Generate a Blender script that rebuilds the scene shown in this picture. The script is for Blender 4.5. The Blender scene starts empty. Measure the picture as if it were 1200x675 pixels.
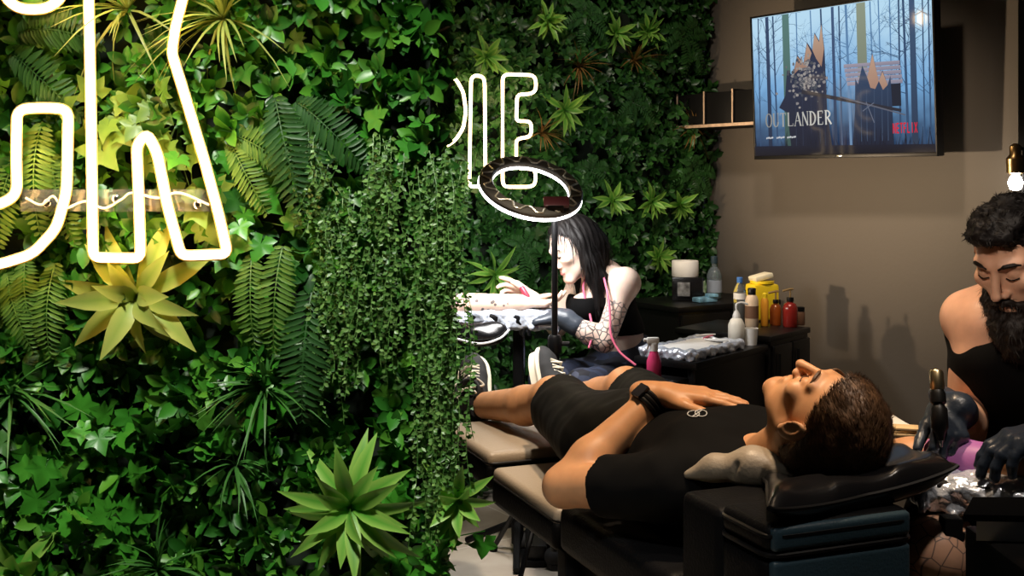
import bpy, bmesh, math, random
import numpy as np
from mathutils import Vector, Matrix, Quaternion

SC = bpy.context.scene
COL = SC.collection
rnd = random.Random(7)
nr = np.random.RandomState(11)
F, CZ, HY = 1350.0, 1.357, 210.0          # focal length in px of a 1200 px wide frame, eye height, horizon row

def at(x, y, D):
    """point seen at pixel (x, y) of the photograph, D metres away along the view axis"""
    return Vector(((x - 600) / F * D, D, CZ - (y - HY) / F * D))

def V(*a): return Vector(a)

# ---------------------------------------------------------------- materials
def mat(name, col, rough=.5, metal=0, spec=.5, emit=None, estr=0, trans=0, ior=1.45, coat=0, bump=0, bscale=40, vary=0, nscale=8, sheen=0):
    m = bpy.data.materials.new(name); m.use_nodes = True
    nt = m.node_tree; b = nt.nodes['Principled BSDF']
    b.inputs['Base Color'].default_value = (*col, 1)
    b.inputs['Roughness'].default_value = rough
    b.inputs['Metallic'].default_value = metal
    b.inputs['Specular IOR Level'].default_value = spec
    b.inputs['IOR'].default_value = ior
    b.inputs['Transmission Weight'].default_value = trans
    b.inputs['Coat Weight'].default_value = coat
    b.inputs['Sheen Weight'].default_value = sheen
    if emit:
        b.inputs['Emission Color'].default_value = (*emit, 1)
        b.inputs['Emission Strength'].default_value = estr
    if bump or vary:
        tc = nt.nodes.new('ShaderNodeTexCoord')
    if bump:
        n = nt.nodes.new('ShaderNodeTexNoise'); n.inputs['Scale'].default_value = bscale; n.inputs['Detail'].default_value = 4
        bp = nt.nodes.new('ShaderNodeBump'); bp.inputs['Strength'].default_value = bump; bp.inputs['Distance'].default_value = .01
        nt.links.new(tc.outputs['Object'], n.inputs['Vector']); nt.links.new(n.outputs['Fac'], bp.inputs['Height'])
        nt.links.new(bp.outputs['Normal'], b.inputs['Normal'])
    if vary:
        n2 = nt.nodes.new('ShaderNodeTexNoise'); n2.inputs['Scale'].default_value = nscale; n2.inputs['Detail'].default_value = 5
        r = nt.nodes.new('ShaderNodeValToRGB')
        r.color_ramp.elements[0].position = .3; r.color_ramp.elements[1].position = .7
        r.color_ramp.elements[0].color = (*[c * (1 - vary) for c in col], 1)
        r.color_ramp.elements[1].color = (*[min(1, c * (1 + vary)) for c in col], 1)
        nt.links.new(tc.outputs['Object'], n2.inputs['Vector']); nt.links.new(n2.outputs['Fac'], r.inputs['Fac'])
        nt.links.new(r.outputs['Color'], b.inputs['Base Color'])
    return m

def leaf_mat(name, cols, rough=.38, edge=None, spec=.45, transl=.18):
    """plant leaf: a colour of its own for every leaf, optional paler blend along the leaf (attribute 'along')"""
    m = bpy.data.materials.new(name); m.use_nodes = True
    nt = m.node_tree; b = nt.nodes['Principled BSDF']; out = nt.nodes['Material Output']
    g = nt.nodes.new('ShaderNodeNewGeometry')
    r = nt.nodes.new('ShaderNodeValToRGB')
    el = r.color_ramp.elements
    while len(el) < len(cols): el.new(.5)
    for i, c in enumerate(cols):
        el[i].position = i / (len(cols) - 1); el[i].color = (*c, 1)
    nt.links.new(g.outputs['Random Per Island'], r.inputs['Fac'])
    src = r.outputs['Color']
    if edge:
        a = nt.nodes.new('ShaderNodeAttribute'); a.attribute_name = 'along'
        mx = nt.nodes.new('ShaderNodeMix'); mx.data_type = 'RGBA'
        nt.links.new(a.outputs['Fac'], mx.inputs['Factor']); nt.links.new(src, mx.inputs['A'])
        mx.inputs['B'].default_value = (*edge, 1); src = mx.outputs['Result']
    nt.links.new(src, b.inputs['Base Color'])
    b.inputs['Roughness'].default_value = rough; b.inputs['Specular IOR Level'].default_value = spec
    if transl:
        t = nt.nodes.new('ShaderNodeBsdfTranslucent'); nt.links.new(src, t.inputs['Color'])
        ms = nt.nodes.new('ShaderNodeMixShader'); ms.inputs['Fac'].default_value = transl
        nt.links.new(b.outputs['BSDF'], ms.inputs[1]); nt.links.new(t.outputs['BSDF'], ms.inputs[2])
        nt.links.new(ms.outputs['Shader'], out.inputs['Surface'])
    return m

def skin_mat(name, col, ink=None, rough=.45, pattern='voronoi', scale=38, ink2=None, line=1):
    """skin with the arm's tattoo as an ink pattern inside the vertices marked by attribute 'ink'"""
    m = mat(name, col, rough=rough, spec=.4, vary=.08, nscale=30)
    nt = m.node_tree; b = nt.nodes['Principled BSDF']
    b.inputs['Subsurface Weight'].default_value = .08
    b.inputs['Subsurface Radius'].default_value = (.01, .004, .002)
    src = b.inputs['Base Color'].links[0].from_socket
    def layer(src, attr, colr, fac_socket=None):
        a = nt.nodes.new('ShaderNodeAttribute'); a.attribute_name = attr
        f = a.outputs['Fac']
        if fac_socket is not None:
            mu = nt.nodes.new('ShaderNodeMath'); mu.operation = 'MULTIPLY'
            nt.links.new(f, mu.inputs[0]); nt.links.new(fac_socket, mu.inputs[1]); f = mu.outputs[0]
        mx = nt.nodes.new('ShaderNodeMix'); mx.data_type = 'RGBA'
        nt.links.new(f, mx.inputs['Factor']); nt.links.new(src, mx.inputs['A']); mx.inputs['B'].default_value = (*colr, 1)
        return mx.outputs['Result']
    if ink:
        tc = nt.nodes.new('ShaderNodeTexCoord')
        v = nt.nodes.new('ShaderNodeTexVoronoi'); v.feature = 'DISTANCE_TO_EDGE' if pattern == 'voronoi' else 'F1'
        v.inputs['Scale'].default_value = scale
        nt.links.new(tc.outputs['Object'], v.inputs['Vector'])
        r = nt.nodes.new('ShaderNodeValToRGB')
        if pattern == 'voronoi':
            r.color_ramp.elements[0].position = .04 * line; r.color_ramp.elements[1].position = .12 * line
        else:
            r.color_ramp.elements[0].position = .25; r.color_ramp.elements[1].position = .32
        r.color_ramp.elements[0].color = (1, 1, 1, 1); r.color_ramp.elements[1].color = (.0, .0, .0, 1)
        nt.links.new(v.outputs['Distance'], r.inputs['Fac'])
        src = layer(src, 'ink', ink, r.outputs['Color'])
    if ink2:
        src = layer(src, 'stencil', ink2)
    nt.links.new(src, b.inputs['Base Color'])
    return m

# ---------------------------------------------------------------- scene objects
ROOTS = {}
def tag(o, label=None, cat=None, group=None, kind=None):
    if label: o['label'] = label
    if cat: o['category'] = cat
    if group: o['group'] = group
    if kind: o['kind'] = kind
    return o

def thing(name, label, cat, loc, group=None):
    o = bpy.data.objects.new(name, None); COL.objects.link(o)
    o.location = loc; o.empty_display_size = .05
    ROOTS[o.name] = Vector(loc)
    return tag(o, label, cat, group)

def root_of(o):
    while o.parent: o = o.parent
    return o

class MB:
    """collects geometry in world coordinates; build() links it as one mesh object"""
    def __init__(s): s.v = []; s.f = []; s.mi = []; s.at = None; s.cur = 0; s.col = []
    def add(s, vs, fs):
        b = len(s.v); s.v.extend([tuple(p) for p in vs]); s.f.extend([tuple(i + b for i in f) for f in fs]); s.mi.extend([s.cur] * len(fs)); return s
    def frombm(s, bm, M=None):
        bm.verts.index_update()
        s.add([(M @ v.co if M else v.co) for v in bm.verts], [[v.index for v in f.verts] for f in bm.faces]); bm.free(); return s
    def box(s, c, size, rot=None, bevel=.004, seg=2):
        bm = bmesh.new(); bmesh.ops.create_cube(bm, size=1)
        for v in bm.verts: v.co = Vector((v.co.x * size[0], v.co.y * size[1], v.co.z * size[2]))
        if bevel: bmesh.ops.bevel(bm, geom=bm.edges[:], offset=min(bevel, min(size) * .45), segments=seg, affect='EDGES', profile=.6)
        M = Matrix.Translation(Vector(c)) @ (rot.to_4x4() if rot is not None else Matrix.Identity(4))
        return s.frombm(bm, M)
    def tube(s, pts, r, n=10, caps=True, closed=False):
        pts = [Vector(p) for p in pts]; N = len(pts)
        rs = r if isinstance(r, (list, tuple)) else [r] * N
        t0 = (pts[1] - pts[0]).normalized()
        up = Vector((0, 0, 1)) if abs(t0.z) < .9 else Vector((1, 0, 0))
        nrm = (up - t0 * up.dot(t0)).normalized(); vs = []; fs = []
        for i, p in enumerate(pts):
            if closed: t = (pts[(i + 1) % N] - pts[i - 1]).normalized()
            else: t = (pts[min(i + 1, N - 1)] - pts[max(i - 1, 0)]).normalized()
            nrm = (nrm - t * nrm.dot(t)).normalized(); bn = t.cross(nrm)
            for k in range(n):
                a = 2 * math.pi * k / n
                vs.append(p + (nrm * math.cos(a) + bn * math.sin(a)) * rs[i])
        for i in range(N if closed else N - 1):
            j = (i + 1) % N
            for k in range(n):
                fs.append((i * n + k, i * n + (k + 1) % n, j * n + (k + 1) % n, j * n + k))
        if caps and not closed:
            fs.append(tuple(range(n))[::-1]); fs.append(tuple((N - 1) * n + k for k in range(n)))
        return s.add(vs, fs)
    def lathe(s, prof, c, axis=(0, 0, 1), n=24):
        """prof: list of (radius, height)"""
        q = Vector((0, 0, 1)).rotation_difference(Vector(axis)); c = Vector(c); vs = []; fs = []
        for r, h in prof:
            for k in range(n):
                a = 2 * math.pi * k / n
                vs.append(c + q @ Vector((r * math.cos(a), r * math.sin(a), h)))
        for i in range(len(prof) - 1):
            for k in range(n):
                fs.append((i * n + k, i * n + (k + 1) % n, (i + 1) * n + (k + 1) % n, (i + 1) * n + k))
        fs.append(tuple(range(n))[::-1]); fs.append(tuple((len(prof) - 1) * n + k for k in range(n)))
        return s.add(vs, fs)
    def prism(s, poly, ax, ay, az, o, h):
        """polygon (2D points along ax, ay from o) extruded by h along az"""
        ax, ay, az, o = Vector(ax), Vector(ay), Vector(az), Vector(o); n = len(poly)
        vs = [o + ax * x + ay * y for x, y in poly] + [o + ax * x + ay * y + az * h for x, y in poly]
        fs = [tuple(range(n))[::-1], tuple(range(n, 2 * n))] + [(i, (i + 1) % n, n + (i + 1) % n, n + i) for i in range(n)]
        return s.add(vs, fs)
    def build(s, name, m, parent=None, smooth=True, angle=40, label=None):
        if parent is None:
            vv = np.array([tuple(p) for p in s.v]); org = Vector(((vv[:, 0].min() + vv[:, 0].max()) / 2, (vv[:, 1].min() + vv[:, 1].max()) / 2, vv[:, 2].min()))
        else:
            org = root_of(parent).location.copy()
        me = bpy.data.meshes.new(name)
        me.from_pydata([(p[0] - org.x, p[1] - org.y, p[2] - org.z) for p in s.v], [], s.f)
        ms = m if isinstance(m, (list, tuple)) else [m]
        for q in ms: me.materials.append(q)
        if len(ms) > 1: me.polygons.foreach_set('material_index', s.mi)
        bm = bmesh.new(); bm.from_mesh(me); bmesh.ops.recalc_face_normals(bm, faces=bm.faces[:]); bm.to_mesh(me); bm.free()
        if smooth: me.shade_smooth(); me.set_sharp_from_angle(angle=math.radians(angle))
        me.update()
        o = bpy.data.objects.new(name, me); COL.objects.link(o)
        if parent is None: o.location = org
        else: o.parent = parent
        if label: o['label'] = label
        return o

def np_obj(name, verts, faces, m, parent=None, smooth=True, attrs=None, org=None, label=None):
    """verts (n,3) array in world coordinates, faces (m,k) array"""
    verts = np.asarray(verts, dtype=np.float64)
    if parent is not None: org = root_of(parent).location
    elif org is None: org = Vector(((verts[:, 0].min() + verts[:, 0].max()) / 2, (verts[:, 1].min() + verts[:, 1].max()) / 2, verts[:, 2].min()))
    v = (verts - np.array(org)).astype(np.float32)
    me = bpy.data.meshes.new(name)
    nf, k = faces.shape
    me.vertices.add(len(v)); me.vertices.foreach_set('co', v.ravel())
    me.loops.add(nf * k); me.loops.foreach_set('vertex_index', faces.astype(np.int32).ravel())
    me.polygons.add(nf); me.polygons.foreach_set('loop_start', np.arange(0, nf * k, k, dtype=np.int32))
    me.update(calc_edges=True); me.validate()
    me.materials.append(m)
    if smooth: me.shade_smooth()
    for an, av in (attrs or {}).items():
        a = me.attributes.new(an, 'FLOAT', 'POINT'); a.data.foreach_set('value', np.asarray(av, dtype=np.float32))
    o = bpy.data.objects.new(name, me); COL.objects.link(o)
    if parent is None: o.location = org
    else: o.parent = parent
    if label: o['label'] = label
    return o

def bez(pts, n=12):
    """Catmull-Rom through pts"""
    P = [Vector(p) for p in pts]; P = [P[0] * 2 - P[1]] + P + [P[-1] * 2 - P[-2]]; out = []
    for i in range(1, len(P) - 2):
        a, b, c, d = P[i - 1:i + 3]
        for k in range(n):
            t = k / n
            out.append(.5 * ((2 * b) + (c - a) * t + (2 * a - 5 * b + 4 * c - d) * t * t + (3 * b - a - 3 * c + d) * t ** 3))
    out.append(P[-2].copy()); return out

def copy_thing(o, label=None):
    """a thing with copies of its parts"""
    def rec(x, par):
        c = x.copy(); COL.objects.link(c); c.parent = par
        for ch in KIDS.get(x.name, []): rec(ch, c)
        return c
    c = rec(o, None)
    if label: c['label'] = label
    return c
KIDS = {}

# ---------------------------------------------------------------- signed-distance bodies
class Body:
    """organic solid: rounded limbs and ellipsoids melted into one continuous surface"""
    def __init__(s): s.p = []
    def _n(s, a): return np.array(a, dtype=np.float32)
    def limb(s, a, b, ra, rb, k=.02, cut=None, sub=False, squash=None):
        a, b = s._n(a), s._n(b); R = max(ra, rb)
        lo = np.minimum(a, b) - R; hi = np.maximum(a, b) + R
        def f(P):
            ba = b - a; t = np.clip(((P - a) @ ba) / max(1e-9, ba @ ba), 0, 1)[..., None]
            q = P - (a + t * ba)
            if squash is not None:
                ax, sc = s._n(squash[0]), squash[1]
                q = q + ((q @ ax) * (1 / sc - 1))[..., None] * ax
            d = np.sqrt((q * q).sum(-1)) - (ra + (rb - ra) * t[..., 0])
            if cut is not None:
                for c, n in cut: d = np.maximum(d, (P - s._n(c)) @ s._n(n))
            return d
        s.p.append((f, lo, hi, k, sub)); return s
    def ell(s, c, r, axes=None, k=.02, sub=False, cut=None):
        c = s._n(c); r = s._n(r); A = s._n(np.eye(3) if axes is None else [tuple(x) for x in axes])
        R = float(r.max()); lo, hi = c - R, c + R
        def f(P):
            q = (P - c) @ A.T
            k0 = np.sqrt(((q / r) ** 2).sum(-1)); k1 = np.sqrt(((q / (r * r)) ** 2).sum(-1))
            d = k0 * (k0 - 1) / np.maximum(k1, 1e-6)
            if cut is not None:
                for cc, n in cut: d = np.maximum(d, (P - s._n(cc)) @ s._n(n))
            return d
        s.p.append((f, lo, hi, k, sub)); return s
    def mesh(s, h=.004, noise=None, cuts=()):
        lo = np.min([p[1] for p in s.p if not p[4]], axis=0) - .03; hi = np.max([p[2] for p in s.p if not p[4]], axis=0) + .03
        n = np.ceil((hi - lo) / h).astype(int) + 1
        X = [lo[i] + h * np.arange(n[i], dtype=np.float32) for i in range(3)]
        D = np.full(n, .2, dtype=np.float32)
        for f, l, u, k, sub in s.p:
            m = k + .03
            i0 = np.clip(np.floor((l - m - lo) / h).astype(int), 0, n - 1); i1 = np.clip(np.ceil((u + m - lo) / h).astype(int) + 1, 1, n)
            if (i1 <= i0).any(): continue
            sl = tuple(slice(a, b) for a, b in zip(i0, i1))
            P = np.stack(np.meshgrid(*[X[i][sl[i]] for i in range(3)], indexing='ij'), -1)
            d = f(P); o = D[sl]
            if sub:
                d = -d; hh = np.clip(.5 - .5 * (o - d) / k, 0, 1); D[sl] = o * (1 - hh) + d * hh + k * hh * (1 - hh)
            else:
                hh = np.clip(.5 + .5 * (o - d) / k, 0, 1); D[sl] = o * (1 - hh) + d * hh - k * hh * (1 - hh)
        if noise or cuts:
            P = np.stack(np.meshgrid(*X, indexing='ij'), -1)
            if noise: D = D + noise(P).astype(np.float32)
            for c, nn in cuts: D = np.maximum(D, (P - s._n(c)) @ s._n(nn))
        D[0] = D[-1] = .1; D[:, 0] = D[:, -1] = .1; D[:, :, 0] = D[:, :, -1] = .1
        return surface_nets(D, lo, h)

def surface_nets(D, lo, h):
    S = D < 0; nx, ny, nz = D.shape
    cs = np.zeros((nx - 1, ny - 1, nz - 1), dtype=np.int8)
    for a in (0, 1):
        for b in (0, 1):
            for c in (0, 1):
                cs += S[a:nx - 1 + a, b:ny - 1 + b, c:nz - 1 + c]
    mixed = (cs > 0) & (cs < 8)
    idx = np.argwhere(mixed); ids = np.full(cs.shape, -1, dtype=np.int64); ids[mixed] = np.arange(len(idx))
    acc = np.zeros((len(idx), 3)); cnt = np.zeros(len(idx))
    corners = [(a, b, c) for a in (0, 1) for b in (0, 1) for c in (0, 1)]
    for i, A in enumerate(corners):
        for B in corners[i + 1:]:
            if sum(abs(p - q) for p, q in zip(A, B)) != 1: continue
            da = D[idx[:, 0] + A[0], idx[:, 1] + A[1], idx[:, 2] + A[2]].astype(np.float64)
            db = D[idx[:, 0] + B[0], idx[:, 1] + B[1], idx[:, 2] + B[2]].astype(np.float64)
            m = (da < 0) != (db < 0)
            t = np.where(m, da / np.where(m, da - db, 1), 0)
            acc[m] += (np.array(A) + (np.array(B) - np.array(A)) * t[:, None])[m]; cnt[m] += 1
    verts = lo + h * (idx + acc / np.maximum(cnt, 1)[:, None])
    faces = []
    for ax in range(3):
        u, w = (ax + 1) % 3, (ax + 2) % 3
        s0 = [slice(1, -1)] * 3; s1 = [slice(1, -1)] * 3
        s0[ax] = slice(0, -1); s1[ax] = slice(1, None)
        a, b = S[tuple(s0)], S[tuple(s1)]
        e = np.argwhere(a != b); flip = a[tuple(e.T)]
        off = np.ones(3, dtype=int); off[ax] = 0
        e = e + off                                   # grid node index
        def cell(du, dw):
            q = e.copy(); q[:, u] += du; q[:, w] += dw
            return ids[q[:, 0], q[:, 1], q[:, 2]]
        q = np.stack([cell(-1, -1), cell(0, -1), cell(0, 0), cell(-1, 0)], 1)
        q[~flip] = q[~flip][:, ::-1]
        faces.append(q)
    faces = np.concatenate(faces); faces = faces[(faces >= 0).all(1)]
    return verts, faces

def wob(P, s, a, seed=0):
    """cheap smooth 3-D ripple used for cloth folds and hair"""
    x, y, z = P[..., 0] * s + seed, P[..., 1] * s + seed * 1.7, P[..., 2] * s - seed
    return a * (np.sin(x + 1.3 * np.sin(y * .9)) * np.sin(y * 1.1 + np.sin(z)) + .6 * np.sin(z * 1.7 + 1.1 * np.sin(x * 1.3)))

def frame(f, up):
    f = Vector(f).normalized(); u = Vector(up); u = (u - f * u.dot(f)).normalized(); r = f.cross(u)   # r: the figure's right
    return r, f, u

def add_head(B, c, f, up, s=1.0, ears=True, female=False, smile=0):
    r, f, u = frame(f, up); c = Vector(c); ax = (r, f, u)
    def p(x, y, z): return c + (r * x + f * y + u * z) * s
    B.ell(p(0, -.012, .03), [q * s for q in (.074, .094, .088)], ax, k=.01)
    B.ell(p(0, .028, -.04), [q * s for q in (.058, .06, .075)], ax, k=.03)
    w = .046 if female else .052
    for e in (-1, 1): B.limb(p(e * w, .0, -.045), p(e * .018, .072, -.096), .018 * s, .014 * s, k=.02)
    B.ell(p(0, .073, -.097), [q * s for q in (.020, .016, .015)], ax, k=.025)
    for e in (-1, 1): B.ell(p(e * .042, .062, -.012), [q * s for q in (.022, .02, .018)], ax, k=.02)
    for e in (-1, 1): B.limb(p(e * .012, .086, .032), p(e * .045, .068, .03), .008 * s, .008 * s, k=.016)
    for e in (-1, 1): B.ell(p(e * .031, .096, .01), [q * s for q in (.016, .014, .011)], ax, k=.01, sub=True)
    for e in (-1, 1): B.ell(p(e * .031, .072, .009), [q * s for q in (.0145, .0125, .0115)], ax, k=.004)
    nl = .104 if female else .110
    B.limb(p(0, .086, .022), p(0, nl, -.026), .0075 * s, .0105 * s, k=.009)
    for e in (-1, 1): B.ell(p(e * .012, .094, -.031), [q * s for q in (.0085, .010, .0075)], ax, k=.006)
    for e in (-1, 1): B.ell(p(e * .006, .100, -.040), [q * s for q in (.0035, .004, .004)], ax, k=.003, sub=True)
    B.ell(p(0, .083, -.057), [q * s for q in (.024, .0105, .0075)], ax, k=.006)
    B.ell(p(0, .082, -.070), [q * s for q in (.020, .0105, .0080)], ax, k=.006)
    B.ell(p(0, .096, -.0632), [q * s for q in (.022, .006, .0022)], ax, k=.003, sub=True)
    if ears:
        for e in (-1, 1):
            ea = (r * e * .92 + f * -.3, f * .9 + r * e * .3, u)
            ea = tuple(Vector(q).normalized() for q in ea)
            B.ell(p(e * .081, -.008, .0), [q * s for q in (.0095, .020, .034)], ea, k=.006)
            B.ell(p(e * .0915, .0, .004), [q * s for q in (.0075, .0115, .020)], ea, k=.004, sub=True)
            B.ell(p(e * .080, -.002, -.026), [q * s for q in (.008, .010, .010)], ea, k=.006)
    return p

def add_hand(B, w, d, n, s, sc=1.0, curl=(.3, .3, .35, .4), spread=.05, thumb=(.75, .6, .15), tbend=.3, fat=0, k=.006):
    """w wrist, d finger direction, n direction the palm faces, s thumb side"""
    d = Vector(d).normalized(); n = Vector(n); n = (n - d * n.dot(d)).normalized()
    sd = d.cross(n); sd = sd if sd.dot(Vector(s)) > 0 else -sd
    w = Vector(w)
    offs = (.030, .0105, -.010, -.0285); lens = (.072, .080, .074, .058); kn = (.090, .094, .089, .080)
    B.limb(w - d * .03 * sc, w + d * .015 * sc, .027 * sc + fat, .026 * sc + fat, k=.02, squash=(n, .75))
    for o, L, kk, c in zip(offs, lens, kn, curl):
        q0 = w + (d * .012 + sd * o * .55) * sc; q1 = w + (d * kk + sd * o) * sc
        B.limb(q0, q1, .0155 * sc + fat, .0115 * sc + fat, k=.012)
        dirv = (d + sd * (o / .03) * spread).normalized(); ax = dirv.cross(n).normalized()
        pts = [q1]; a = 0
        for seg, fr in ((0, .46), (1, .31), (2, .23)):
            a += c * (1.0, 1.1, .7)[seg]
            dv = dirv * math.cos(a) + n * math.sin(a)
            pts.append(pts[-1] + dv * L * fr * sc)
        rr = [.0098, .0086, .0078, .0066]
        if L < .06: rr = [x * .88 for x in rr]
        for i in range(3): B.limb(pts[i], pts[i + 1], rr[i] * sc + fat, rr[i + 1] * sc + fat, k=.003 if i else k)
    t0 = w + (d * .018 + sd * .018 + n * .006) * sc
    tv = (d * thumb[0] + sd * thumb[1] + n * thumb[2]).normalized()
    t1 = t0 + tv * .045 * sc; tv2 = (tv + (d * 1.0 - sd * .25 + n * .2) * tbend).normalized(); t2 = t1 + tv2 * .034 * sc
    tv3 = (tv2 + (d * .8 + n * .2) * tbend).normalized(); t3 = t2 + tv3 * .026 * sc
    B.limb(t0, t1, .016 * sc + fat, .0125 * sc + fat, k=.012)
    B.limb(t1, t2, .0118 * sc + fat, .0102 * sc + fat, k=.005)
    B.limb(t2, t3, .0102 * sc + fat, .0085 * sc + fat, k=.003)

def near_seg(v, a, b):
    a, b = np.array(a), np.array(b); ba = b - a
    t = np.clip(((v - a) @ ba) / (ba @ ba), 0, 1)
    return np.linalg.norm(v - (a + t[:, None] * ba), axis=1), t

def strands(verts, normals, comb, length, n, rng, width=.0012, lift=.35, jitter=.5):
    """thin tapered locks rooted on a hair shell"""
    ii = rng.randint(0, len(verts), n); p = verts[ii]; nn = normals[ii]
    c = comb(p) if callable(comb) else np.tile(np.array(comb, dtype=float), (n, 1))
    c = c - nn * (c * nn).sum(1)[:, None]; c /= np.linalg.norm(c, axis=1)[:, None] + 1e-6
    d = c + nn * lift + rng.normal(0, jitter, (n, 3)); d /= np.linalg.norm(d, axis=1)[:, None]
    L = length * rng.uniform(.6, 1.3, n)[:, None]
    sd = np.cross(d, nn); sd /= np.linalg.norm(sd, axis=1)[:, None] + 1e-6
    p = p - nn * .002
    mid = p + d * L * .55 + nn * .001; tip = p + d * L + c * L * .25 - nn * L * .12
    W = width
    vs = np.stack([p - sd * W, p + sd * W, mid + sd * W * .9, mid - sd * W * .9, tip + sd * W * .15, tip - sd * W * .15], 1).reshape(-1, 3)
    b = (np.arange(n) * 6)[:, None]
    fs = np.concatenate([b + np.array([[0, 1, 2, 3]]), b + np.array([[3, 2, 4, 5]])])
    return vs, fs

def vnormals(v, f):
    n = np.cross(v[f[:, 2]] - v[f[:, 0]], v[f[:, 3]] - v[f[:, 1]])
    out = np.zeros_like(v)
    for k in range(4): np.add.at(out, f[:, k], n)
    return out / (np.linalg.norm(out, axis=1)[:, None] + 1e-9)
# ================================================================ camera
cam = bpy.data.objects.new('camera', bpy.data.cameras.new('camera')); COL.objects.link(cam)
cam.location = (0, 0, CZ); cam.rotation_euler = (math.pi / 2, 0, 0)
cam.data.sensor_width = 36; cam.data.lens = F / 1200 * 36; cam.data.shift_y = -(337.5 - HY) / 1200
cam.data.clip_start = .05; SC.camera = cam

# ================================================================ setting
M = {}
M['taupe'] = mat('taupe wall paint', (.125, .108, .09), rough=.5, spec=.35, bump=.05, bscale=60)
M['plaster'] = mat('dark plaster', (.05, .05, .048), rough=.8)
M['ceiling'] = mat('ceiling paint', (.16, .15, .14), rough=.9)
M['backing'] = mat('green backing', (.006, .014, .006), rough=.9)
M['black'] = mat('black plastic', (.004, .004, .0045), rough=.4, spec=.35)
M['matte_black'] = mat('matte black', (.003, .003, .0035), rough=.6, spec=.2)
M['leather'] = mat('black leatherette', (.004, .004, .0045), rough=.5, spec=.1, bump=.15, bscale=160)
M['navy'] = mat('dark blue leatherette', (.022, .045, .062), rough=.42, spec=.45, bump=.12, bscale=180)
M['tan'] = mat('taupe leatherette', (.30, .25, .19), rough=.45, bump=.12, bscale=150)
M['chrome'] = mat('chrome', (.6, .6, .62), rough=.18, metal=1)
M['white'] = mat('white plastic', (.75, .75, .73), rough=.4)
M['paper'] = mat('white paper', (.82, .81, .78), rough=.9)
M['card'] = mat('kraft board', (.62, .46, .25), rough=.8, vary=.12, nscale=30)

def floor_material():
    m = mat('stone tile', (.42, .37, .31), rough=.38)
    nt = m.node_tree; b = nt.nodes['Principled BSDF']
    tc = nt.nodes.new('ShaderNodeTexCoord'); mp = nt.nodes.new('ShaderNodeMapping'); mp.inputs['Rotation'].default_value = (0, 0, math.radians(-33))
    br = nt.nodes.new('ShaderNodeTexBrick'); br.offset = 0
    br.inputs['Scale'].default_value = 1; br.inputs['Brick Width'].default_value = .6; br.inputs['Row Height'].default_value = .6; br.inputs['Mortar Size'].default_value = .004
    br.inputs['Color1'].default_value = (.60, .54, .45, 1); br.inputs['Color2'].default_value = (.56, .50, .42, 1); br.inputs['Mortar'].default_value = (.78, .74, .66, 1)
    n = nt.nodes.new('ShaderNodeTexNoise'); n.inputs['Scale'].default_value = 5; n.inputs['Detail'].default_value = 6; n.inputs['Distortion'].default_value = 1.2
    mx = nt.nodes.new('ShaderNodeMix'); mx.data_type = 'RGBA'; mx.blend_type = 'OVERLAY'; mx.inputs['Factor'].default_value = .35
    nt.links.new(tc.outputs['Object'], mp.inputs['Vector']); nt.links.new(mp.outputs['Vector'], br.inputs['Vector']); nt.links.new(mp.outputs['Vector'], n.inputs['Vector'])
    nt.links.new(br.outputs['Color'], mx.inputs['A']); nt.links.new(n.outputs['Fac'], mx.inputs['B']); nt.links.new(mx.outputs['Result'], b.inputs['Base Color'])
    return m

def struct(name, mb, m):
    o = mb.build(name, m, smooth=False); o['kind'] = 'structure'; return o
C0 = V(.953, 5.64, 0)                     # corner where the planted wall meets the taupe wall
WD = V(.545, -.839, 0).normalized()       # along the taupe wall, towards us
WN = V(-.839, -.545, 0).normalized()      # out of the taupe wall into the room
def onwall(s, off, z): return C0 + WD * s + WN * off + V(0, 0, z)
def slab(a, b, nrm, th, z0, z1):
    a, b, nrm = Vector(a), Vector(b), Vector(nrm)
    p = [a, b, b + nrm * th, a + nrm * th]
    return MB().add([(q.x, q.y, z0) for q in p] + [(q.x, q.y, z1) for q in p], [(3, 2, 1, 0), (4, 5, 6, 7), (0, 1, 5, 4), (1, 2, 6, 5), (2, 3, 7, 6), (3, 0, 4, 7)])
struct('floor', MB().box((.6, 2.6, -.05), (6.5, 8.2, .1), bevel=0), floor_material())
struct('ceiling', MB().box((.6, 2.6, 2.85), (6.5, 8.2, .1), bevel=0), M['ceiling'])
struct('wall_right', slab(C0, C0 + WD * 1.67, -WN, .14, 0, 2.8), M['taupe'])
struct('wall_back', slab(C0 - WD * .1, C0 + WN * 3.2, V(.545, .839, 0), .12, 0, 2.8), M['backing'])
struct('wall_left', MB().box((-1.36, 1.9, 1.4), (2.46, .14, 2.8), bevel=0), M['backing'])
struct('wall_side', slab(V(2.05, 5.3, 0), V(3.8, 3.6, 0), V(.3, .3, 0), .3, 0, 2.8), M['plaster'])
struct('trim_corner', MB().box(tuple(onwall(.006, .006, 1.4)), (.014, .014, 2.8), bevel=0), M['matte_black'])

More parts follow.
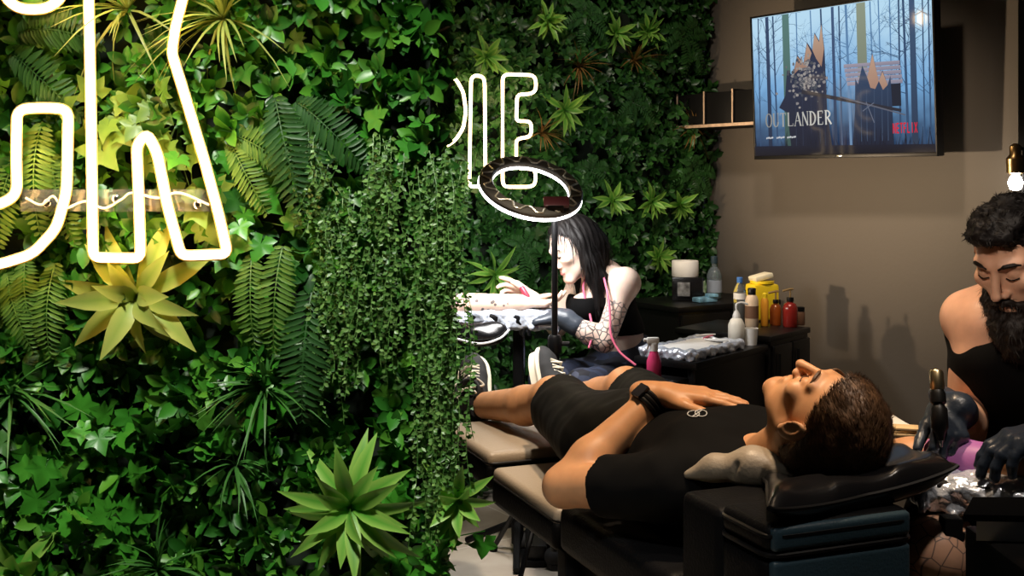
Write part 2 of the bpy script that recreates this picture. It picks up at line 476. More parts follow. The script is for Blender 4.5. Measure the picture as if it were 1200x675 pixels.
# ================================================================ television
ns = V(-.823, -.567, 0).normalized(); tvx = V(.567, -.823, 0).normalized()
tvup = (V(0, 0, 1) + ns * .045).normalized(); tvn = tvx.cross(tvup).normalized()
if tvn.dot(ns) < 0: tvn = -tvn
TVW, TVH = .925, .625
tvo = at(885, 187, 5.07)                   # lower left corner of the face
tvc = tvo + tvx * TVW / 2 + tvup * TVH / 2
tv = thing('television', 'wall-mounted flat television showing a misty blue forest title screen', 'television', tuple(tvc - tvn * .1))
R3 = Matrix((tvx, tvup, tvn)).transposed()
MB().box(tvc - tvn * .022, (TVW, TVH, .036), R3, .006).box(tvc - tvn * .055, (TVW * .6, TVH * .6, .04), R3, .012).build('back_shell', M['black'], tv)
fr = MB()
for sx, sy, w, h in ((0, -1, TVW, .016), (0, 1, TVW, .008), (-1, 0, .008, TVH), (1, 0, .008, TVH)):
    fr.box(tvc + tvx * sx * (TVW - w if sx else 0) / 2 + tvup * sy * (TVH - h if sy else 0) / 2, (w, h, .012), R3, .002)
fr.build('frame', M['black'], tv)
MB().box(tvc - tvup * (TVH / 2 - .008) + tvn * .0065, (.03, .006, .002), R3, .0005).build('badge', M['chrome'], tv)

class Canvas:
    def __init__(s): s.v = []; s.f = []; s.c = []; s.z = 0
    def poly(s, pts, col, col2=None):
        b = len(s.v); ys = [p[1] for p in pts]; lo, hi = min(ys), max(ys); s.z += 1
        for x, y in pts:
            t = (y - lo) / max(1e-6, hi - lo); c = col if col2 is None else [a + (q - a) * t for a, q in zip(col, col2)]
            s.v.append((x, y, s.z)); s.c.append((*c, 1))
        s.f.append(tuple(range(b, b + len(pts))))
    def line(s, a, b, wa, wb, col):
        dx, dy = (b[0] - a[0]) * 1.48, b[1] - a[1]; L = math.hypot(dx, dy) or 1; nx, ny = -dy / L / 1.48, dx / L
        s.poly([(a[0] - nx * wa, a[1] - ny * wa), (b[0] - nx * wb, b[1] - ny * wb), (b[0] + nx * wb, b[1] + ny * wb), (a[0] + nx * wa, a[1] + ny * wa)], col)
    def blob(s, c, rx, ry, col, col2=None, n=14, jag=.12):
        s.poly([(c[0] + rx * math.cos(2 * math.pi * k / n) * (1 + rnd.uniform(-jag, jag)), c[1] + ry * math.sin(2 * math.pi * k / n) * (1 + rnd.uniform(-jag, jag))) for k in range(n)], col, col2)
cv = Canvas()
NX, NY = 30, 22                                        # misty sky, one colour per grid node
def skyc(x, y):
    t = y + .05 * math.sin(9 * x) + rnd.uniform(-.04, .04)
    lo, mi, hi = (.006, .018, .06), (.17, .38, .66), (.46, .69, .86)
    if t < .5: k = max(0, t / .5) ** 1.5; return [a + (b - a) * k for a, b in zip(lo, mi)]
    k = min(1, (t - .5) / .4); return [a + (b - a) * k for a, b in zip(mi, hi)]
for j in range(NY + 1):
    for i in range(NX + 1): cv.v.append((i / NX, j / NY, 0)); cv.c.append((*skyc(i / NX, j / NY), 1))
for j in range(NY):
    for i in range(NX): a = j * (NX + 1) + i; cv.f.append((a, a + 1, a + NX + 2, a + NX + 1))
def branchy(x, y, a, L, w, n, col):
    if n == 0 or L < .01: return
    x2, y2 = x + math.cos(a) * L / 1.48, y + math.sin(a) * L
    x2, y2 = min(.995, max(.005, x2)), min(.995, max(.005, y2))
    cv.line((x, y), (x2, y2), w, w * .65, col)
    for _ in range(rnd.choice((1, 2, 2, 3))): branchy(x2, y2, a + rnd.uniform(-.75, .75), L * rnd.uniform(.6, .85), w * .62, n - 1, col)
for x in (.03, .09, .14, .27, .37, .43, .52, .57, .7, .74, .79, .83, .87, .95, .98):
    far = rnd.random() < .5; c = (.10, .22, .40) if far else (.03, .07, .15)
    w = rnd.uniform(.003, .009)
    cv.line((x, .05), (x + rnd.uniform(-.01, .01), .995), w * 1.2, w, c)
    for _ in range(7): branchy(x, rnd.uniform(.3, .9), rnd.choice((.8, 2.3)) + rnd.uniform(-.5, .6), rnd.uniform(.06, .13), w * .4, 4, c)
for x, w, c in ((.215, .024, (.06, .13, .12)), (.645, .028, (.17, .20, .15)), (.905, .016, (.03, .06, .12)), (.1, .012, (.02, .04, .09)), (.49, .009, (.03, .06, .13))):
    cv.poly([(x - w, .02), (x + w, .02), (x + w * .85, .995), (x - w * .85, .995)], [q * .6 for q in c], [q * 1.5 for q in c])
# log store with a plank roof
for k in range(5): cv.poly([(.56 - .004 * k, .455 + k * .03), (.85 - .003 * k, .445 + k * .03), (.85 - .003 * k, .47 + k * .03), (.56 - .004 * k, .48 + k * .03)], (.20, .20, .28), (.34, .30, .36))
cv.poly([(.76, .3), (.84, .3), (.84, .445), (.76, .445)], (.01, .015, .03))
# two broken tree stumps, a mossy one in front and a lower one behind, with a fallen pole between them
cv.poly([(.23, .02), (.47, .02), (.445, .3), (.44, .72), (.425, .90), (.41, .78), (.385, .84), (.37, .72), (.34, .78), (.315, .64), (.28, .70), (.25, .56), (.215, .60), (.20, .42), (.16, .34), (.21, .30)], (.006, .01, .025), (.022, .035, .08))
cv.poly([(.37, .72), (.385, .83), (.41, .77), (.425, .89), (.437, .72), (.42, .60), (.39, .66)], (.30, .17, .12), (.52, .36, .26)); cv.poly([(.25, .56), (.28, .69), (.315, .635), (.34, .77), (.365, .70), (.33, .58), (.29, .60)], (.28, .16, .12), (.45, .30, .22))
for _ in range(170): cv.blob((rnd.gauss(.325, .048), rnd.gauss(.52, .07)), rnd.uniform(.004, .010), rnd.uniform(.006, .013), rnd.choice(((.22, .21, .22), (.13, .13, .15), (.30, .28, .27), (.06, .07, .09))))
cv.poly([(.58, .02), (.80, .02), (.795, .3), (.79, .50), (.775, .44), (.75, .54), (.73, .47), (.70, .66), (.67, .50), (.645, .58), (.62, .46), (.605, .50), (.60, .3)], (.006, .010, .026), (.03, .065, .14))
cv.poly([(.67, .50), (.70, .65), (.73, .47), (.71, .42), (.685, .43)], (.34, .20, .15), (.48, .31, .22)); cv.poly([(.73, .47), (.75, .53), (.775, .44), (.75, .41)], (.34, .20, .15), (.46, .30, .22))
for x in (.63, .66, .70, .74, .77): cv.line((x, .08), (x + .004, .42), .003, .002, (.04, .07, .13))
for x in (.26, .30, .35, .40, .43): cv.line((x, .06), (x + .004, .44), .003, .002, (.02, .03, .06))
cv.line((.30, .44), (.84, .27), .014, .010, (.02, .022, .035)); cv.line((.52, .385), (.86, .24), .006, .004, (.10, .11, .15))
cv.line((.66, .34), (.70, .2), .003, .003, (.12, .14, .2)); cv.line((.70, .33), (.64, .28), .003, .003, (.12, .14, .2))
for _ in range(60):
    x = rnd.uniform(.01, .99); cv.line((x, .02), (x + rnd.uniform(-.02, .02), rnd.uniform(.05, .17)), .004, .001, (.005, .008, .02))
cv.poly([(0, 0), (1, 0), (1, .05), (0, .07)], (.003, .004, .01), (.006, .01, .025))
# title lettering: thick and thin strokes with serifs
def letters(word, x0, y0, w, h, colfn, slope=0):
    def st(a, b, t, col): cv.line((X + a[0] * cw, Y + a[1] * h), (X + b[0] * cw, Y + b[1] * h), t, t, col)
    n = len(word); cw = w / n * .86
    for i, ch in enumerate(word):
        X = x0 + w * i / n; Y = y0 + slope * i; T, t = .0065, .0025; col = colfn(i)
        def ser(px, py): st((px - .14, py), (px + .14, py), .002, col)
        def ring(cx, cy, rx, ry, a0, a1, n_=14):
            for k in range(n_):
                p, q = a0 + (a1 - a0) * k / n_, a0 + (a1 - a0) * (k + 1) / n_
                th = t + (T - t) * abs(math.cos((p + q) / 2))
                st((cx + rx * math.cos(p), cy + ry * math.sin(p)), (cx + rx * math.cos(q), cy + ry * math.sin(q)), th, col)
        if ch == 'O': ring(.5, .5, .45, .5, 0, 2 * math.pi, 22)
        if ch == 'U': st((.15, 1), (.15, .35), T, col); st((.85, 1), (.85, .35), t, col); ring(.5, .35, .35, .35, math.pi, 2 * math.pi); ser(.15, 1); ser(.85, 1)
        if ch == 'T': st((.5, 0), (.5, 1), T, col); st((.05, .98), (.95, .98), t, col); ser(.5, 0); st((.05, .98), (.05, .82), .002, col); st((.95, .98), (.95, .82), .002, col)
        if ch == 'L': st((.2, 0), (.2, 1), T, col); st((.2, .02), (.9, .02), t, col); st((.9, .02), (.9, .2), .002, col); ser(.2, 1)
        if ch == 'A': st((.05, 0), (.5, 1), t, col); st((.5, 1), (.95, 0), T, col); st((.25, .36), (.75, .36), t, col); ser(.05, 0); ser(.95, 0)
        if ch == 'N': st((.12, 0), (.12, 1), t, col); st((.12, 1), (.88, 0), T, col); st((.88, 0), (.88, 1), t, col); ser(.12, 0); ser(.88, 1)
        if ch == 'D': st((.18, 0), (.18, 1), T, col); ring(.18, .5, .72, .5, -math.pi / 2, math.pi / 2); ser(.1, 0); ser(.1, 1)
        if ch == 'E': st((.2, 0), (.2, 1), T, col); [st((.2, q), (.85 if q != .52 else .7, q), t, col) for q in (.02, .52, .98)]; st((.85, .02), (.85, .2), .002, col); st((.85, .98), (.85, .82), .002, col)
        if ch == 'R': st((.18, 0), (.18, 1), T, col); ring(.18, .74, .58, .26, -math.pi / 2, math.pi / 2); st((.4, .48), (.95, 0), T, col); ser(.18, 0); ser(.1, 1)
        if ch == 'F': st((.15, 0), (.15, 1), .003, col); st((.15, .94), (.8, .94), .005, col); st((.15, .5), (.7, .5), .005, col)
        if ch == 'I': st((.5, 0), (.5, 1), .003, col)
        if ch == 'X': st((.1, 0), (.9, 1), .003, col); st((.1, 1), (.9, 0), .003, col)
        if ch == 'n': st((.12, 0), (.12, 1), .003, col); st((.12, 1), (.85, 0), .003, col); st((.85, 0), (.85, 1), .003, col)
        if ch == 'e': st((.18, 0), (.18, 1), .003, col); [st((.18, q), (.85, q), .005, col) for q in (.06, .5, .94)]
        if ch == 't': st((.5, 0), (.5, 1), .003, col); st((.05, .94), (.95, .94), .005, col)
        if ch == 'l': st((.18, 0), (.18, 1), .003, col); st((.18, .06), (.85, .06), .005, col)
letters('OUTLANDER', .075, .205, .40, .095, lambda i: [(.30 + .05 * i) * q for q in (.85, .85, .8)])
letters('netFlIX', .795, .125, .125, .066, lambda i: (.62, .01, .03))
for x, w in ((.075, .045), (.14, .05), (.205, .055)):      # the small caption under the title is three words too soft to read
    for k in range(6): cv.line((x + w * k / 6, .125), (x + w * (k + .7) / 6, .125 + .004 * ((k * 7) % 3)), .006, .006, (.55, .57, .6))
sc_v = np.array(cv.v); W2, H2 = TVW - .016, TVH - .024
base = tvc - tvx * W2 / 2 - tvup * (TVH / 2 - .016) + tvn * .0005
pts = np.array([base + tvx * x * W2 + tvup * y * H2 + tvn * (.0000035 * z) for x, y, z in cv.v])
me = bpy.data.meshes.new('screen'); me.from_pydata((pts - np.array(tv.location)).tolist(), [], cv.f)
ca = me.color_attributes.new('picture', 'FLOAT_COLOR', 'POINT'); ca.data.foreach_set('color', np.array(cv.c, dtype=np.float32).ravel())
ms = bpy.data.materials.new('lit screen'); ms.use_nodes = True
b = ms.node_tree.nodes['Principled BSDF']; an = ms.node_tree.nodes.new('ShaderNodeAttribute'); an.attribute_name = 'picture'
ms.node_tree.links.new(an.outputs['Color'], b.inputs['Emission Color']); b.inputs['Emission Strength'].default_value = 1.0
b.inputs['Base Color'].default_value = (.01, .01, .012, 1); b.inputs['Roughness'].default_value = .06; b.inputs['Specular IOR Level'].default_value = .10
me.materials.append(ms)
scr = bpy.data.objects.new('screen', me); COL.objects.link(scr); scr.parent = tv
# swivel arm to the wall
wallpt = onwall(.80, .02, tvc.z)
MB().box(wallpt + WN * .0, (.05, .22, .24), Matrix((WN, WD, V(0, 0, 1))).transposed(), .005).tube([wallpt, wallpt + WN * .10 + WD * .05, tvc - tvn * .07], .018).build('wall_bracket', M['matte_black'], tv)

# ================================================================ wall shelf of dark cubby boxes
sh = thing('wall_shelf', 'small black cubby wall shelf with pale wooden edges beside the television', 'shelf', tuple(onwall(.32, .1, 1.6)))
RS = Matrix((WD, WN, V(0, 0, 1))).transposed()
zb, zt = 1.612, 1.765; dpt = .20
M['edge'] = mat('pale wood edge', (.50, .36, .25), rough=.5, vary=.25, nscale=40)
def sp(s, off, z): return onwall(s, off + .01, z)
MB().box(sp(.40, dpt / 2, zb - .008), (.76, dpt, .016), RS, .002).build('bottom_board', M['matte_black'], sh)
MB().box(sp(.40, dpt + .002, zb - .008), (.76, .004, .014), RS, .001).build('front_edging', M['edge'], sh)
MB().box(sp(.40, .004, (zb + zt) / 2), (.76, .008, zt - zb), RS, 0).build('back_board', M['matte_black'], sh)
for k in range(5):
    d = MB().box(sp(.025 + .187 * k, dpt / 2, (zb + zt) / 2), (.008, dpt, zt - zb), RS, .001).build('divider', M['matte_black'], sh)
    MB().box(sp(.025 + .187 * k, dpt + .002, (zb + zt) / 2), (.008, .004, zt - zb), RS, .001).build('edging', M['edge'], d)
    if k < 4:
        MB().box(sp(.118 + .187 * k, dpt - .012, (zb + zt) / 2 - .003), (.176, .006, zt - zb - .01), RS, .002).build('door', M['black'], sh)

# ================================================================ pendant lamp behind the planted partition
pl = V(-.45, 4.38, 2.085)
M['warmbulb'] = mat('amber bulb', (1, .8, .5), emit=(1, .66, .30), estr=90)
pe = thing('pendant_lamp', 'amber pendant bulb on a black cord behind the planted partition', 'lamp', tuple(pl))
MB().lathe([(.002, -.045), (.022, -.036), (.032, -.012), (.028, .012), (.014, .032), (.012, .04)], pl, n=18).build('bulb', M['warmbulb'], pe)
MB().lathe([(.015, .036), (.018, .04), (.018, .085), (.006, .095)], pl, n=16).build('socket', M['black'], pe); MB().tube([pl + V(0, 0, .09), V(pl.x, pl.y, 2.80)], .004, 6).build('cord', M['black'], pe)

# ================================================================ lamp seen past the end of the taupe wall
lp = at(1190, 214, 4.12)
M['bulb'] = mat('warm bulb', (1, .9, .75), emit=(1, .93, .82), estr=30)
la = thing('floor_lamp', 'small bright lamp on a thin stand at the end of the taupe wall', 'lamp', (lp.x, lp.y, 0))
MB().lathe([(.001, -.03), (.018, -.024), (.026, 0), (.018, .022), (.006, .03)], lp, n=16).build('bulb', M['bulb'], la)
MB().lathe([(.012, .028), (.03, .035), (.032, .085), (.02, .10), (.02, .13), (.008, .14)], lp, n=18).build('socket', mat('brass', (.5, .32, .14), rough=.3, metal=1), la)
MB().tube([lp + V(.05, .05, .12), V(lp.x + .05, lp.y + .05, .02)], .009).tube([lp + V(0, 0, .13), lp + V(.05, .05, .12)], .007).build('stand', M['black'], la)
MB().lathe([(.14, 0), (.14, .012), (.10, .022), (.012, .03)], (lp.x + .05, lp.y + .05, 0)).build('base', M['black'], la)
# ================================================================ people
def join_np(parts):
    vs, fs, b = [], [], 0
    for v, f in parts: vs.append(v); fs.append(f + b); b += len(v)
    return np.concatenate(vs), np.concatenate(fs)
SK = 'skin'
M['skin_tan'] = skin_mat('tanned skin', (.56, .285, .14), rough=.42)
M['hair_brown'] = mat('brown hair', (.11, .056, .026), rough=.5, spec=.5, vary=.4, nscale=60)
M['hair_black'] = mat('black hair', (.006, .005, .005), rough=.55, spec=.2)
M['beard'] = mat('dark beard', (.010, .007, .006), rough=.6, spec=.3, vary=.3, nscale=60)
M['tee'] = mat('black cotton', (.0028, .0028, .003), rough=.85, spec=.12)
M['shorts'] = mat('black shorts cloth', (.004, .0043, .004), rough=.7, spec=.2)
M['glove'] = mat('black nitrile', (.020, .029, .046), rough=.36, spec=.55, bump=.2, bscale=55)
M['canvas'] = mat('black canvas', (.010, .010, .011), rough=.8)
M['rubber'] = mat('off-white rubber', (.78, .72, .58), rough=.6)
M['lace'] = mat('cream laces', (.80, .74, .60), rough=.8)

# ---- the client on the bench
U = V(.364, -.931, 0).normalized(); LF = V(-.931, -.364, 0).normalized(); H0 = V(.583, 2.17, .90); ZZ = V(0, 0, 1)
def MP(t, l, z): p = H0 - U * t + LF * l; return V(p.x, p.y, z)
man = thing('person', 'short-haired person in black t-shirt and shorts lying face up on the bench', 'person', tuple(MP(.75, 0, .62)))
axT = (LF, U, ZZ)
hf, hu = V(-.13, .20, 1), V(.56, -.80, .22)
sho_l, elb_l, wri_l = MP(.25, .185, .735), V(.112, 2.50, .690), V(.318, 2.585, .866)
sho_r, elb_r, wri_r = MP(.25, -.185, .74), V(.80, 2.30, .795), V(1.02, 2.12, .825)
hip_l, kne_l, ank_l = MP(.74, .10, .705), V(.115, 3.22, .742), V(-.116, 3.60, .650)
hip_r, kne_r, ank_r = MP(.74, -.10, .705), V(.33, 3.32, .752), V(.140, 3.70, .650)
def torso(B, g=0):
    B.ell(MP(.36, 0, .742), (.185 + g, .215 + g, .112 + g), axT, k=.03)
    B.ell(MP(.30, .075, .76), (.10 + g, .12 + g, .085 + g), axT, k=.03); B.ell(MP(.30, -.075, .76), (.10 + g, .12 + g, .085 + g), axT, k=.03)
    B.ell(MP(.56, 0, .735), (.158 + g, .21 + g, .103 + g), axT, k=.04)
def pelvis(B, g=0):
    B.ell(MP(.73, 0, .715), (.172 + g, .15 + g, .108 + g), axT, k=.04)
def thigh(B, hip, kn, g=0, cut=None): B.limb(hip, kn, .086 + g, .058 + g, k=.03, cut=cut)
B = Body()
hp = add_head(B, H0, hf, hu, 1.0)
B.limb(H0 - hu * .06 - ZZ * .035, MP(.20, 0, .76), .056, .066, k=.03)
torso(B); pelvis(B)
for sh_, el_, wr_ in ((sho_l, elb_l, wri_l), (sho_r, elb_r, wri_r)):
    B.limb(sh_, el_, .056, .043, k=.03); fm = el_.lerp(wr_, .3)
    B.limb(el_, fm, .042, .046, k=.02); B.limb(fm, wr_, .046, .030, k=.02)
for hi_, kn_, an_ in ((hip_l, kne_l, ank_l), (hip_r, kne_r, ank_r)):
    thigh(B, hi_, kn_); cm = kn_.lerp(an_, .33) - ZZ * .012
    B.ell(kn_ + ZZ * .012, (.05, .055, .05), k=.02)
    B.limb(kn_, cm, .054, .055, k=.02); B.limb(cm, an_, .055, .037, k=.02); B.limb(an_, an_ + ZZ * .012 + V(0, .055, 0), .036, .030, k=.03)
hd = V(.95, -.28, -.02).normalized()
add_hand(B, wri_l + V(.012, 0, .012), hd, V(.05, .05, -1), V(.2, -1, .1), 1.18, curl=(.12, .10, .10, .12), spread=.08, thumb=(.78, .58, .10), tbend=.35)
add_hand(B, wri_r, V(.8, -.55, -.05), V(0, 0, 1), V(-.4, -.9, 0), 1.05, curl=(.25, .3, .3, .35))
v, f = B.mesh(.0036)
d, t = near_seg(v, elb_r.lerp(wri_r, .12), elb_r.lerp(wri_r, .52))
sten = ((d < .07) & (t > .02) & (t < .98) & (v[:, 2] > -9)).astype(float) * .85
d2, t2 = near_seg(v, elb_r, wri_r)
M['skin_client'] = skin_mat('tanned skin with stencil', (.56, .285, .14), ink=(.03, .03, .05), ink2=(.42, .13, .50), scale=30)
np_obj('body', v, f, M['skin_client'], man, attrs={'stencil': sten, 'ink': (d2 < .07) * .0})
# hair
hr, hff, huu = frame(hf, hu)
def shell(g, noise_a, h=.0035):
    S = Body()
    ax = (hr, hff, huu); p = lambda x, y, z: H0 + hr * x + hff * y + huu * z
    n = (hff * .66 - huu * .75).normalized()
    S.ell(p(0, -.014, .036), (.0745 + g, .101 + g, .100 + g), ax, k=.01, cut=[(p(0, .062, .082), n)])
    S.ell(p(0, -.050, -.02), (.064 + g, .058 + g, .07 + g), ax, k=.02, cut=[(p(0, -.034, 0), (hff * 1.0).normalized())])
    return S.mesh(h, noise=lambda P: wob(P, 70, noise_a, 3) + wob(P, 190, noise_a * .5, 9))
hv, hfc = shell(.006, .0013)
hn = vnormals(hv, hfc)
rs = np.random.RandomState(5)
comb = lambda p: np.tile(np.array(tuple(hff * .55 + huu * .35 - hr * .25)), (len(p), 1)) + .25 * np.sin(p * 40)
sv, sf = strands(hv, hn, comb, .014, 13000, rs, width=.00065, lift=.36, jitter=.24)
v, f = join_np([(hv, hfc), (sv, sf)])
np_obj('hair', v, f, M['hair_brown'], man)
eb = MB()
for e in (-1, 1):
    pts = [H0 + hr * (e * x) + hff * y + huu * z for x, y, z in ((.012, .0935, .030), (.026, .0910, .037), (.042, .0805, .036), (.050, .0715, .031))]
    MB().tube(bez(pts, 4), [.0018] * 3 + [.0030] * 6 + [.0018] * 4, 6).build('eyebrow', M['hair_brown'], man)
    MB().tube(bez([H0 + hr * (e * x) + hff * y + huu * z for x, y, z in ((.018, .0855, .004), (.031, .0868, .0015), (.044, .080, .004))], 4), .0012, 5).build('eyelashes', M['hair_brown'], man)
# clothes
T = Body(); torso(T, .010)
el_dir = (elb_l - sho_l).normalized(); sl = sho_l.lerp(elb_l, .60)
T.limb(sho_l, elb_l, .072, .066, k=.03, cut=[(tuple(sl), tuple(el_dir))])
el_dir2 = (elb_r - sho_r).normalized(); sl2 = sho_r.lerp(elb_r, .6)
T.limb(sho_r, elb_r, .072, .064, k=.03, cut=[(tuple(sl2), tuple(el_dir2))])
T.limb(MP(.16, .06, .765), MP(.24, .15, .745), .055, .068, k=.04); T.limb(MP(.16, -.06, .765), MP(.24, -.15, .745), .055, .068, k=.04)
T.ell(MP(.72, 0, .718), (.186, .12, .118), axT, k=.04)
T.ell(MP(.10, 0, .80), (.075, .075, .075), axT, k=.012, sub=True)
v, f = T.mesh(.0055, noise=lambda P: wob(P, 26, .0030, 1) + wob(P, 55, .0012, 4))
tee = np_obj('t_shirt', v, f, M['tee'], man)
# round chest emblem: two interlaced strokes in a ring
M['print'] = mat('white print', (.55, .56, .57), rough=.7)
def chest(x, y):                                         # a point on the shirt front, found from its own mesh
    p = V(x, y, 0); dd = np.hypot(tv_[:, 0] - x, tv_[:, 1] - y); near = dd < .012
    return V(x, y, (tv_[near][:, 2].max() if near.any() else .85) + .0015)
tv_ = v
ec = at(817, 488, 2.43); ea, eb_ = V(1, .0, 0), V(0, 1, 0)
em = MB()
def ring2(cx, cy, rx, ry, n=20): return [chest(ec.x + cx + rx * math.cos(2 * math.pi * k / n), ec.y + cy + ry * math.sin(2 * math.pi * k / n)) for k in range(n)]
em.tube(ring2(-.008, 0, .012, .022), .0011, 5, closed=True); em.tube(ring2(.008, 0, .012, .022), .0011, 5, closed=True)
em.tube([chest(ec.x - .014, ec.y - .02), chest(ec.x + .014, ec.y + .02)], .0012, 5)
em.build('chest_print', M['print'], tee)
S = Body(); pelvis(S, .014)
S.ell(MP(.64, 0, .735), (.17, .09, .112), axT, k=.04)
for hi_, kn_, q in ((hip_l, kne_l, .84), (hip_r, kne_r, .80)):
    dd = (kn_ - hi_).normalized(); c = hi_.lerp(kn_, q)
    S.limb(hi_, kn_ + dd * .05, .104, .078, k=.04, cut=[(tuple(c), tuple(dd))])
v, f = S.mesh(.0055, noise=lambda P: wob(P, 24, .0034, 6) + wob(P, 60, .0012, 2))
np_obj('shorts', v, f, M['shorts'], man)
# wrist watch
wd = (wri_l - elb_l).normalized(); wc = wri_l - wd * .018
w0 = wd.orthogonal().normalized(); w1 = wd.cross(w0)
wa = MB()
for o in (-.011, 0, .011): wa.tube([wc + wd * o + (w0 * math.cos(a) + w1 * math.sin(a)) * .0345 for a in [2 * math.pi * k / 24 for k in range(24)]], .0065, 8, closed=True)
watch = wa.build('watch', M['black'], man)
wn = (V(-.3, -.35, .9) - wd * V(-.3, -.35, .9).dot(wd)).normalized()
MB().box(wc + wn * .040, (.036, .03, .012), Matrix((wd, wn.cross(wd), wn)).transposed(), .004).build('watch_case', mat('watch glass', (.02, .02, .025), rough=.1), watch)
# shoes: toes up, soles away from us
def shoe(ank, lean, away, name_parent):
    up = (ZZ + lean).normalized(); away = (away - up * away.dot(up)).normalized(); side = up.cross(away)
    heel = ank + away * .035 - up * .055
    ax = (side, up, away)
    B = Body()
    prof = [(.0, .030), (.05, .032), (.11, .034), (.17, .043), (.215, .040), (.25, .030)]
    for (a, ra), (b2, rb) in zip(prof, prof[1:]):
        B.limb(heel + up * a - away * .032 * (1 - a / .32), heel + up * b2 - away * .032 * (1 - b2 / .32), ra, rb, k=.02)
    B.limb(heel + up * .03 - away * .03, heel + up * .06 - away * .09, .036, .042, k=.03)
    B.limb(heel + up * .12 - away * .035, heel + up * .07 - away * .09, .036, .036, k=.03)
    B.ell(heel + up * .055 - away * .135, (.034, .04, .05), ax, k=.012, sub=True)
    v, f = B.mesh(.004, cuts=[(tuple(heel + away * .004), tuple(away))])
    sh_ = np_obj('shoe', v, f, M['canvas'], name_parent)
    out = [(-.030, -.03), (-.018, -.042), (.018, -.042), (.030, -.03), (.033, .05), (.038, .10), (.047, .16), (.047, .20), (.036, .24), (.018, .262), (-.004, .266), (-.026, .254), (-.042, .225), (-.047, .18), (-.042, .12), (-.034, .05)]
    out = [(p.x, p.y) for p in bez([V(x, y, 0) for x, y in out + out[:1]], 4)][:-1]
    MB().prism(out, side, up, away, heel + away * .000, .026).build('sole', M['rubber'], sh_)
    foxing = [heel + side * x * 1.02 + up * (y * 1.0) - away * .006 for x, y in out]
    MB().tube(foxing, .0085, 8, closed=True).build('foxing_band', M['rubber'], sh_)
    lc = MB()
    for k in range(5):
        z = .085 + k * .024; w_ = .026 + .001 * k; dpt_ = -.074 + k * .003
        a, b2 = heel + side * -w_ + up * z + away * (dpt_ + .014), heel + side * w_ + up * (z + .012) + away * (dpt_ + .014)
        lc.tube([a, heel + up * (z + .006) + away * (dpt_ - .008), b2], .0042, 6)
        a, b2 = heel + side * w_ + up * z + away * (dpt_ + .014), heel + side * -w_ + up * (z + .012) + away * (dpt_ + .014)
        lc.tube([a, heel + up * (z + .006) + away * (dpt_ - .010), b2], .0042, 6)
    q = heel + up * .082 + away * -.092
    for e in (-1, 1):
        lc.tube(bez([q, q + side * e * .03 - away * .02 + up * .012, q + side * e * .052 - away * .012 - up * .012, q + side * e * .03 - away * .016 - up * .016, q], 6), .0036, 6)
        lc.tube(bez([q, q + side * e * .015 - away * .025 - up * .02, q + side * e * .03 - away * .03 - up * .05], 6), .0034, 6)
    lc.build('laces', M['lace'], sh_)
    return sh_
shoe(ank_l, V(-.16, 1.1, 0), V(.12, .98, 0), man); shoe(ank_r, V(-.10, 1.1, 0), V(-.75, .66, 0), man)
for a in (ank_l, ank_r):
    MB().lathe([(.040, -.012), (.042, 0), (.040, .02), (.043, .028)], a + V(.012, -.035, .004) , axis=(.45, -.85, .18), n=18).build('sock', M['canvas'], man)

# ---- the artist on the right
art = thing('person', 'bearded person in black tank top and gloves bent over an arm, tattooing', 'person', (1.08, 2.55, 0))
AH = at(1192, 301, 2.36); af, au = V(-.68, -.53, -.50), V(-.35, -.28, .88)
axA = (V(1, .08, 0).normalized(), V(-.08, 1, 0).normalized(), ZZ)
a_sr, a_er, a_wr = V(1.010, 2.46, 1.05), V(.982, 2.50, .82), V(.880, 2.27, .905)
a_sl, a_el, a_wl = V(1.29, 2.50, 1.06), V(1.36, 2.26, .90), V(1.015, 2.10, .90)
a_hr, a_kr, a_ar = V(1.02, 2.60, .64), V(.785, 2.13, .665), V(.83, 2.22, .09)
a_hl, a_kl, a_al = V(1.20, 2.60, .64), V(1.42, 2.25, .62), V(1.42, 2.40, .09)
def atorso(B, g=0):
    B.ell(V(1.132, 2.50, .935), (.178 + g, .118 + g, .165 + g), axA, k=.04); B.ell(V(1.128, 2.54, .76), (.158 + g, .115 + g, .16 + g), axA, k=.05)
    B.ell(V(1.04, 2.455, .97), (.09 + g, .06 + g, .08 + g), axA, k=.03); B.ell(V(1.18, 2.455, .97), (.09 + g, .06 + g, .08 + g), axA, k=.03)
    B.limb(V(.995, 2.51, 1.05), V(1.27, 2.53, 1.05), .052 + g, .052 + g, k=.04)
    B.ell(V(1.105, 2.58, .64), (.17 + g, .14 + g, .11 + g), axA, k=.05)
B = Body(); ap = add_head(B, AH, af, au, 1.0)
B.limb(ap(0, -.035, -.05), V(1.105, 2.50, 1.07), .056, .066, k=.03)
B.limb(V(1.00, 2.52, 1.06), V(1.09, 2.49, 1.11), .05, .05, k=.04); B.limb(V(1.22, 2.53, 1.06), V(1.12, 2.49, 1.11), .05, .05, k=.04)
atorso(B)
for s_, e_, w_ in ((a_sr, a_er, a_wr), (a_sl, a_el, a_wl)):
    B.ell(s_, (.056, .056, .056), k=.03); B.limb(s_, e_, .048, .042, k=.03); m_ = e_.lerp(w_, .3); B.limb(e_, m_, .042, .044, k=.02); B.limb(m_, w_, .044, .029, k=.02)
for h_, k_, n_ in ((a_hr, a_kr, a_ar), (a_hl, a_kl, a_al)):
    B.limb(h_, k_, .09, .062, k=.04); m_ = k_.lerp(n_, .3) + V(0, .015, 0); B.limb(k_, m_, .060, .056, k=.02); B.limb(m_, n_, .056, .036, k=.02)
    B.limb(n_ + V(0, .03, -.045), n_ + V(-.03, -.17, -.055), .036, .03, k=.03)
v, f = B.mesh(.0045)
dk, tk = near_seg(v, a_kr, a_ar); dl, tl = near_seg(v, a_sr, a_er)
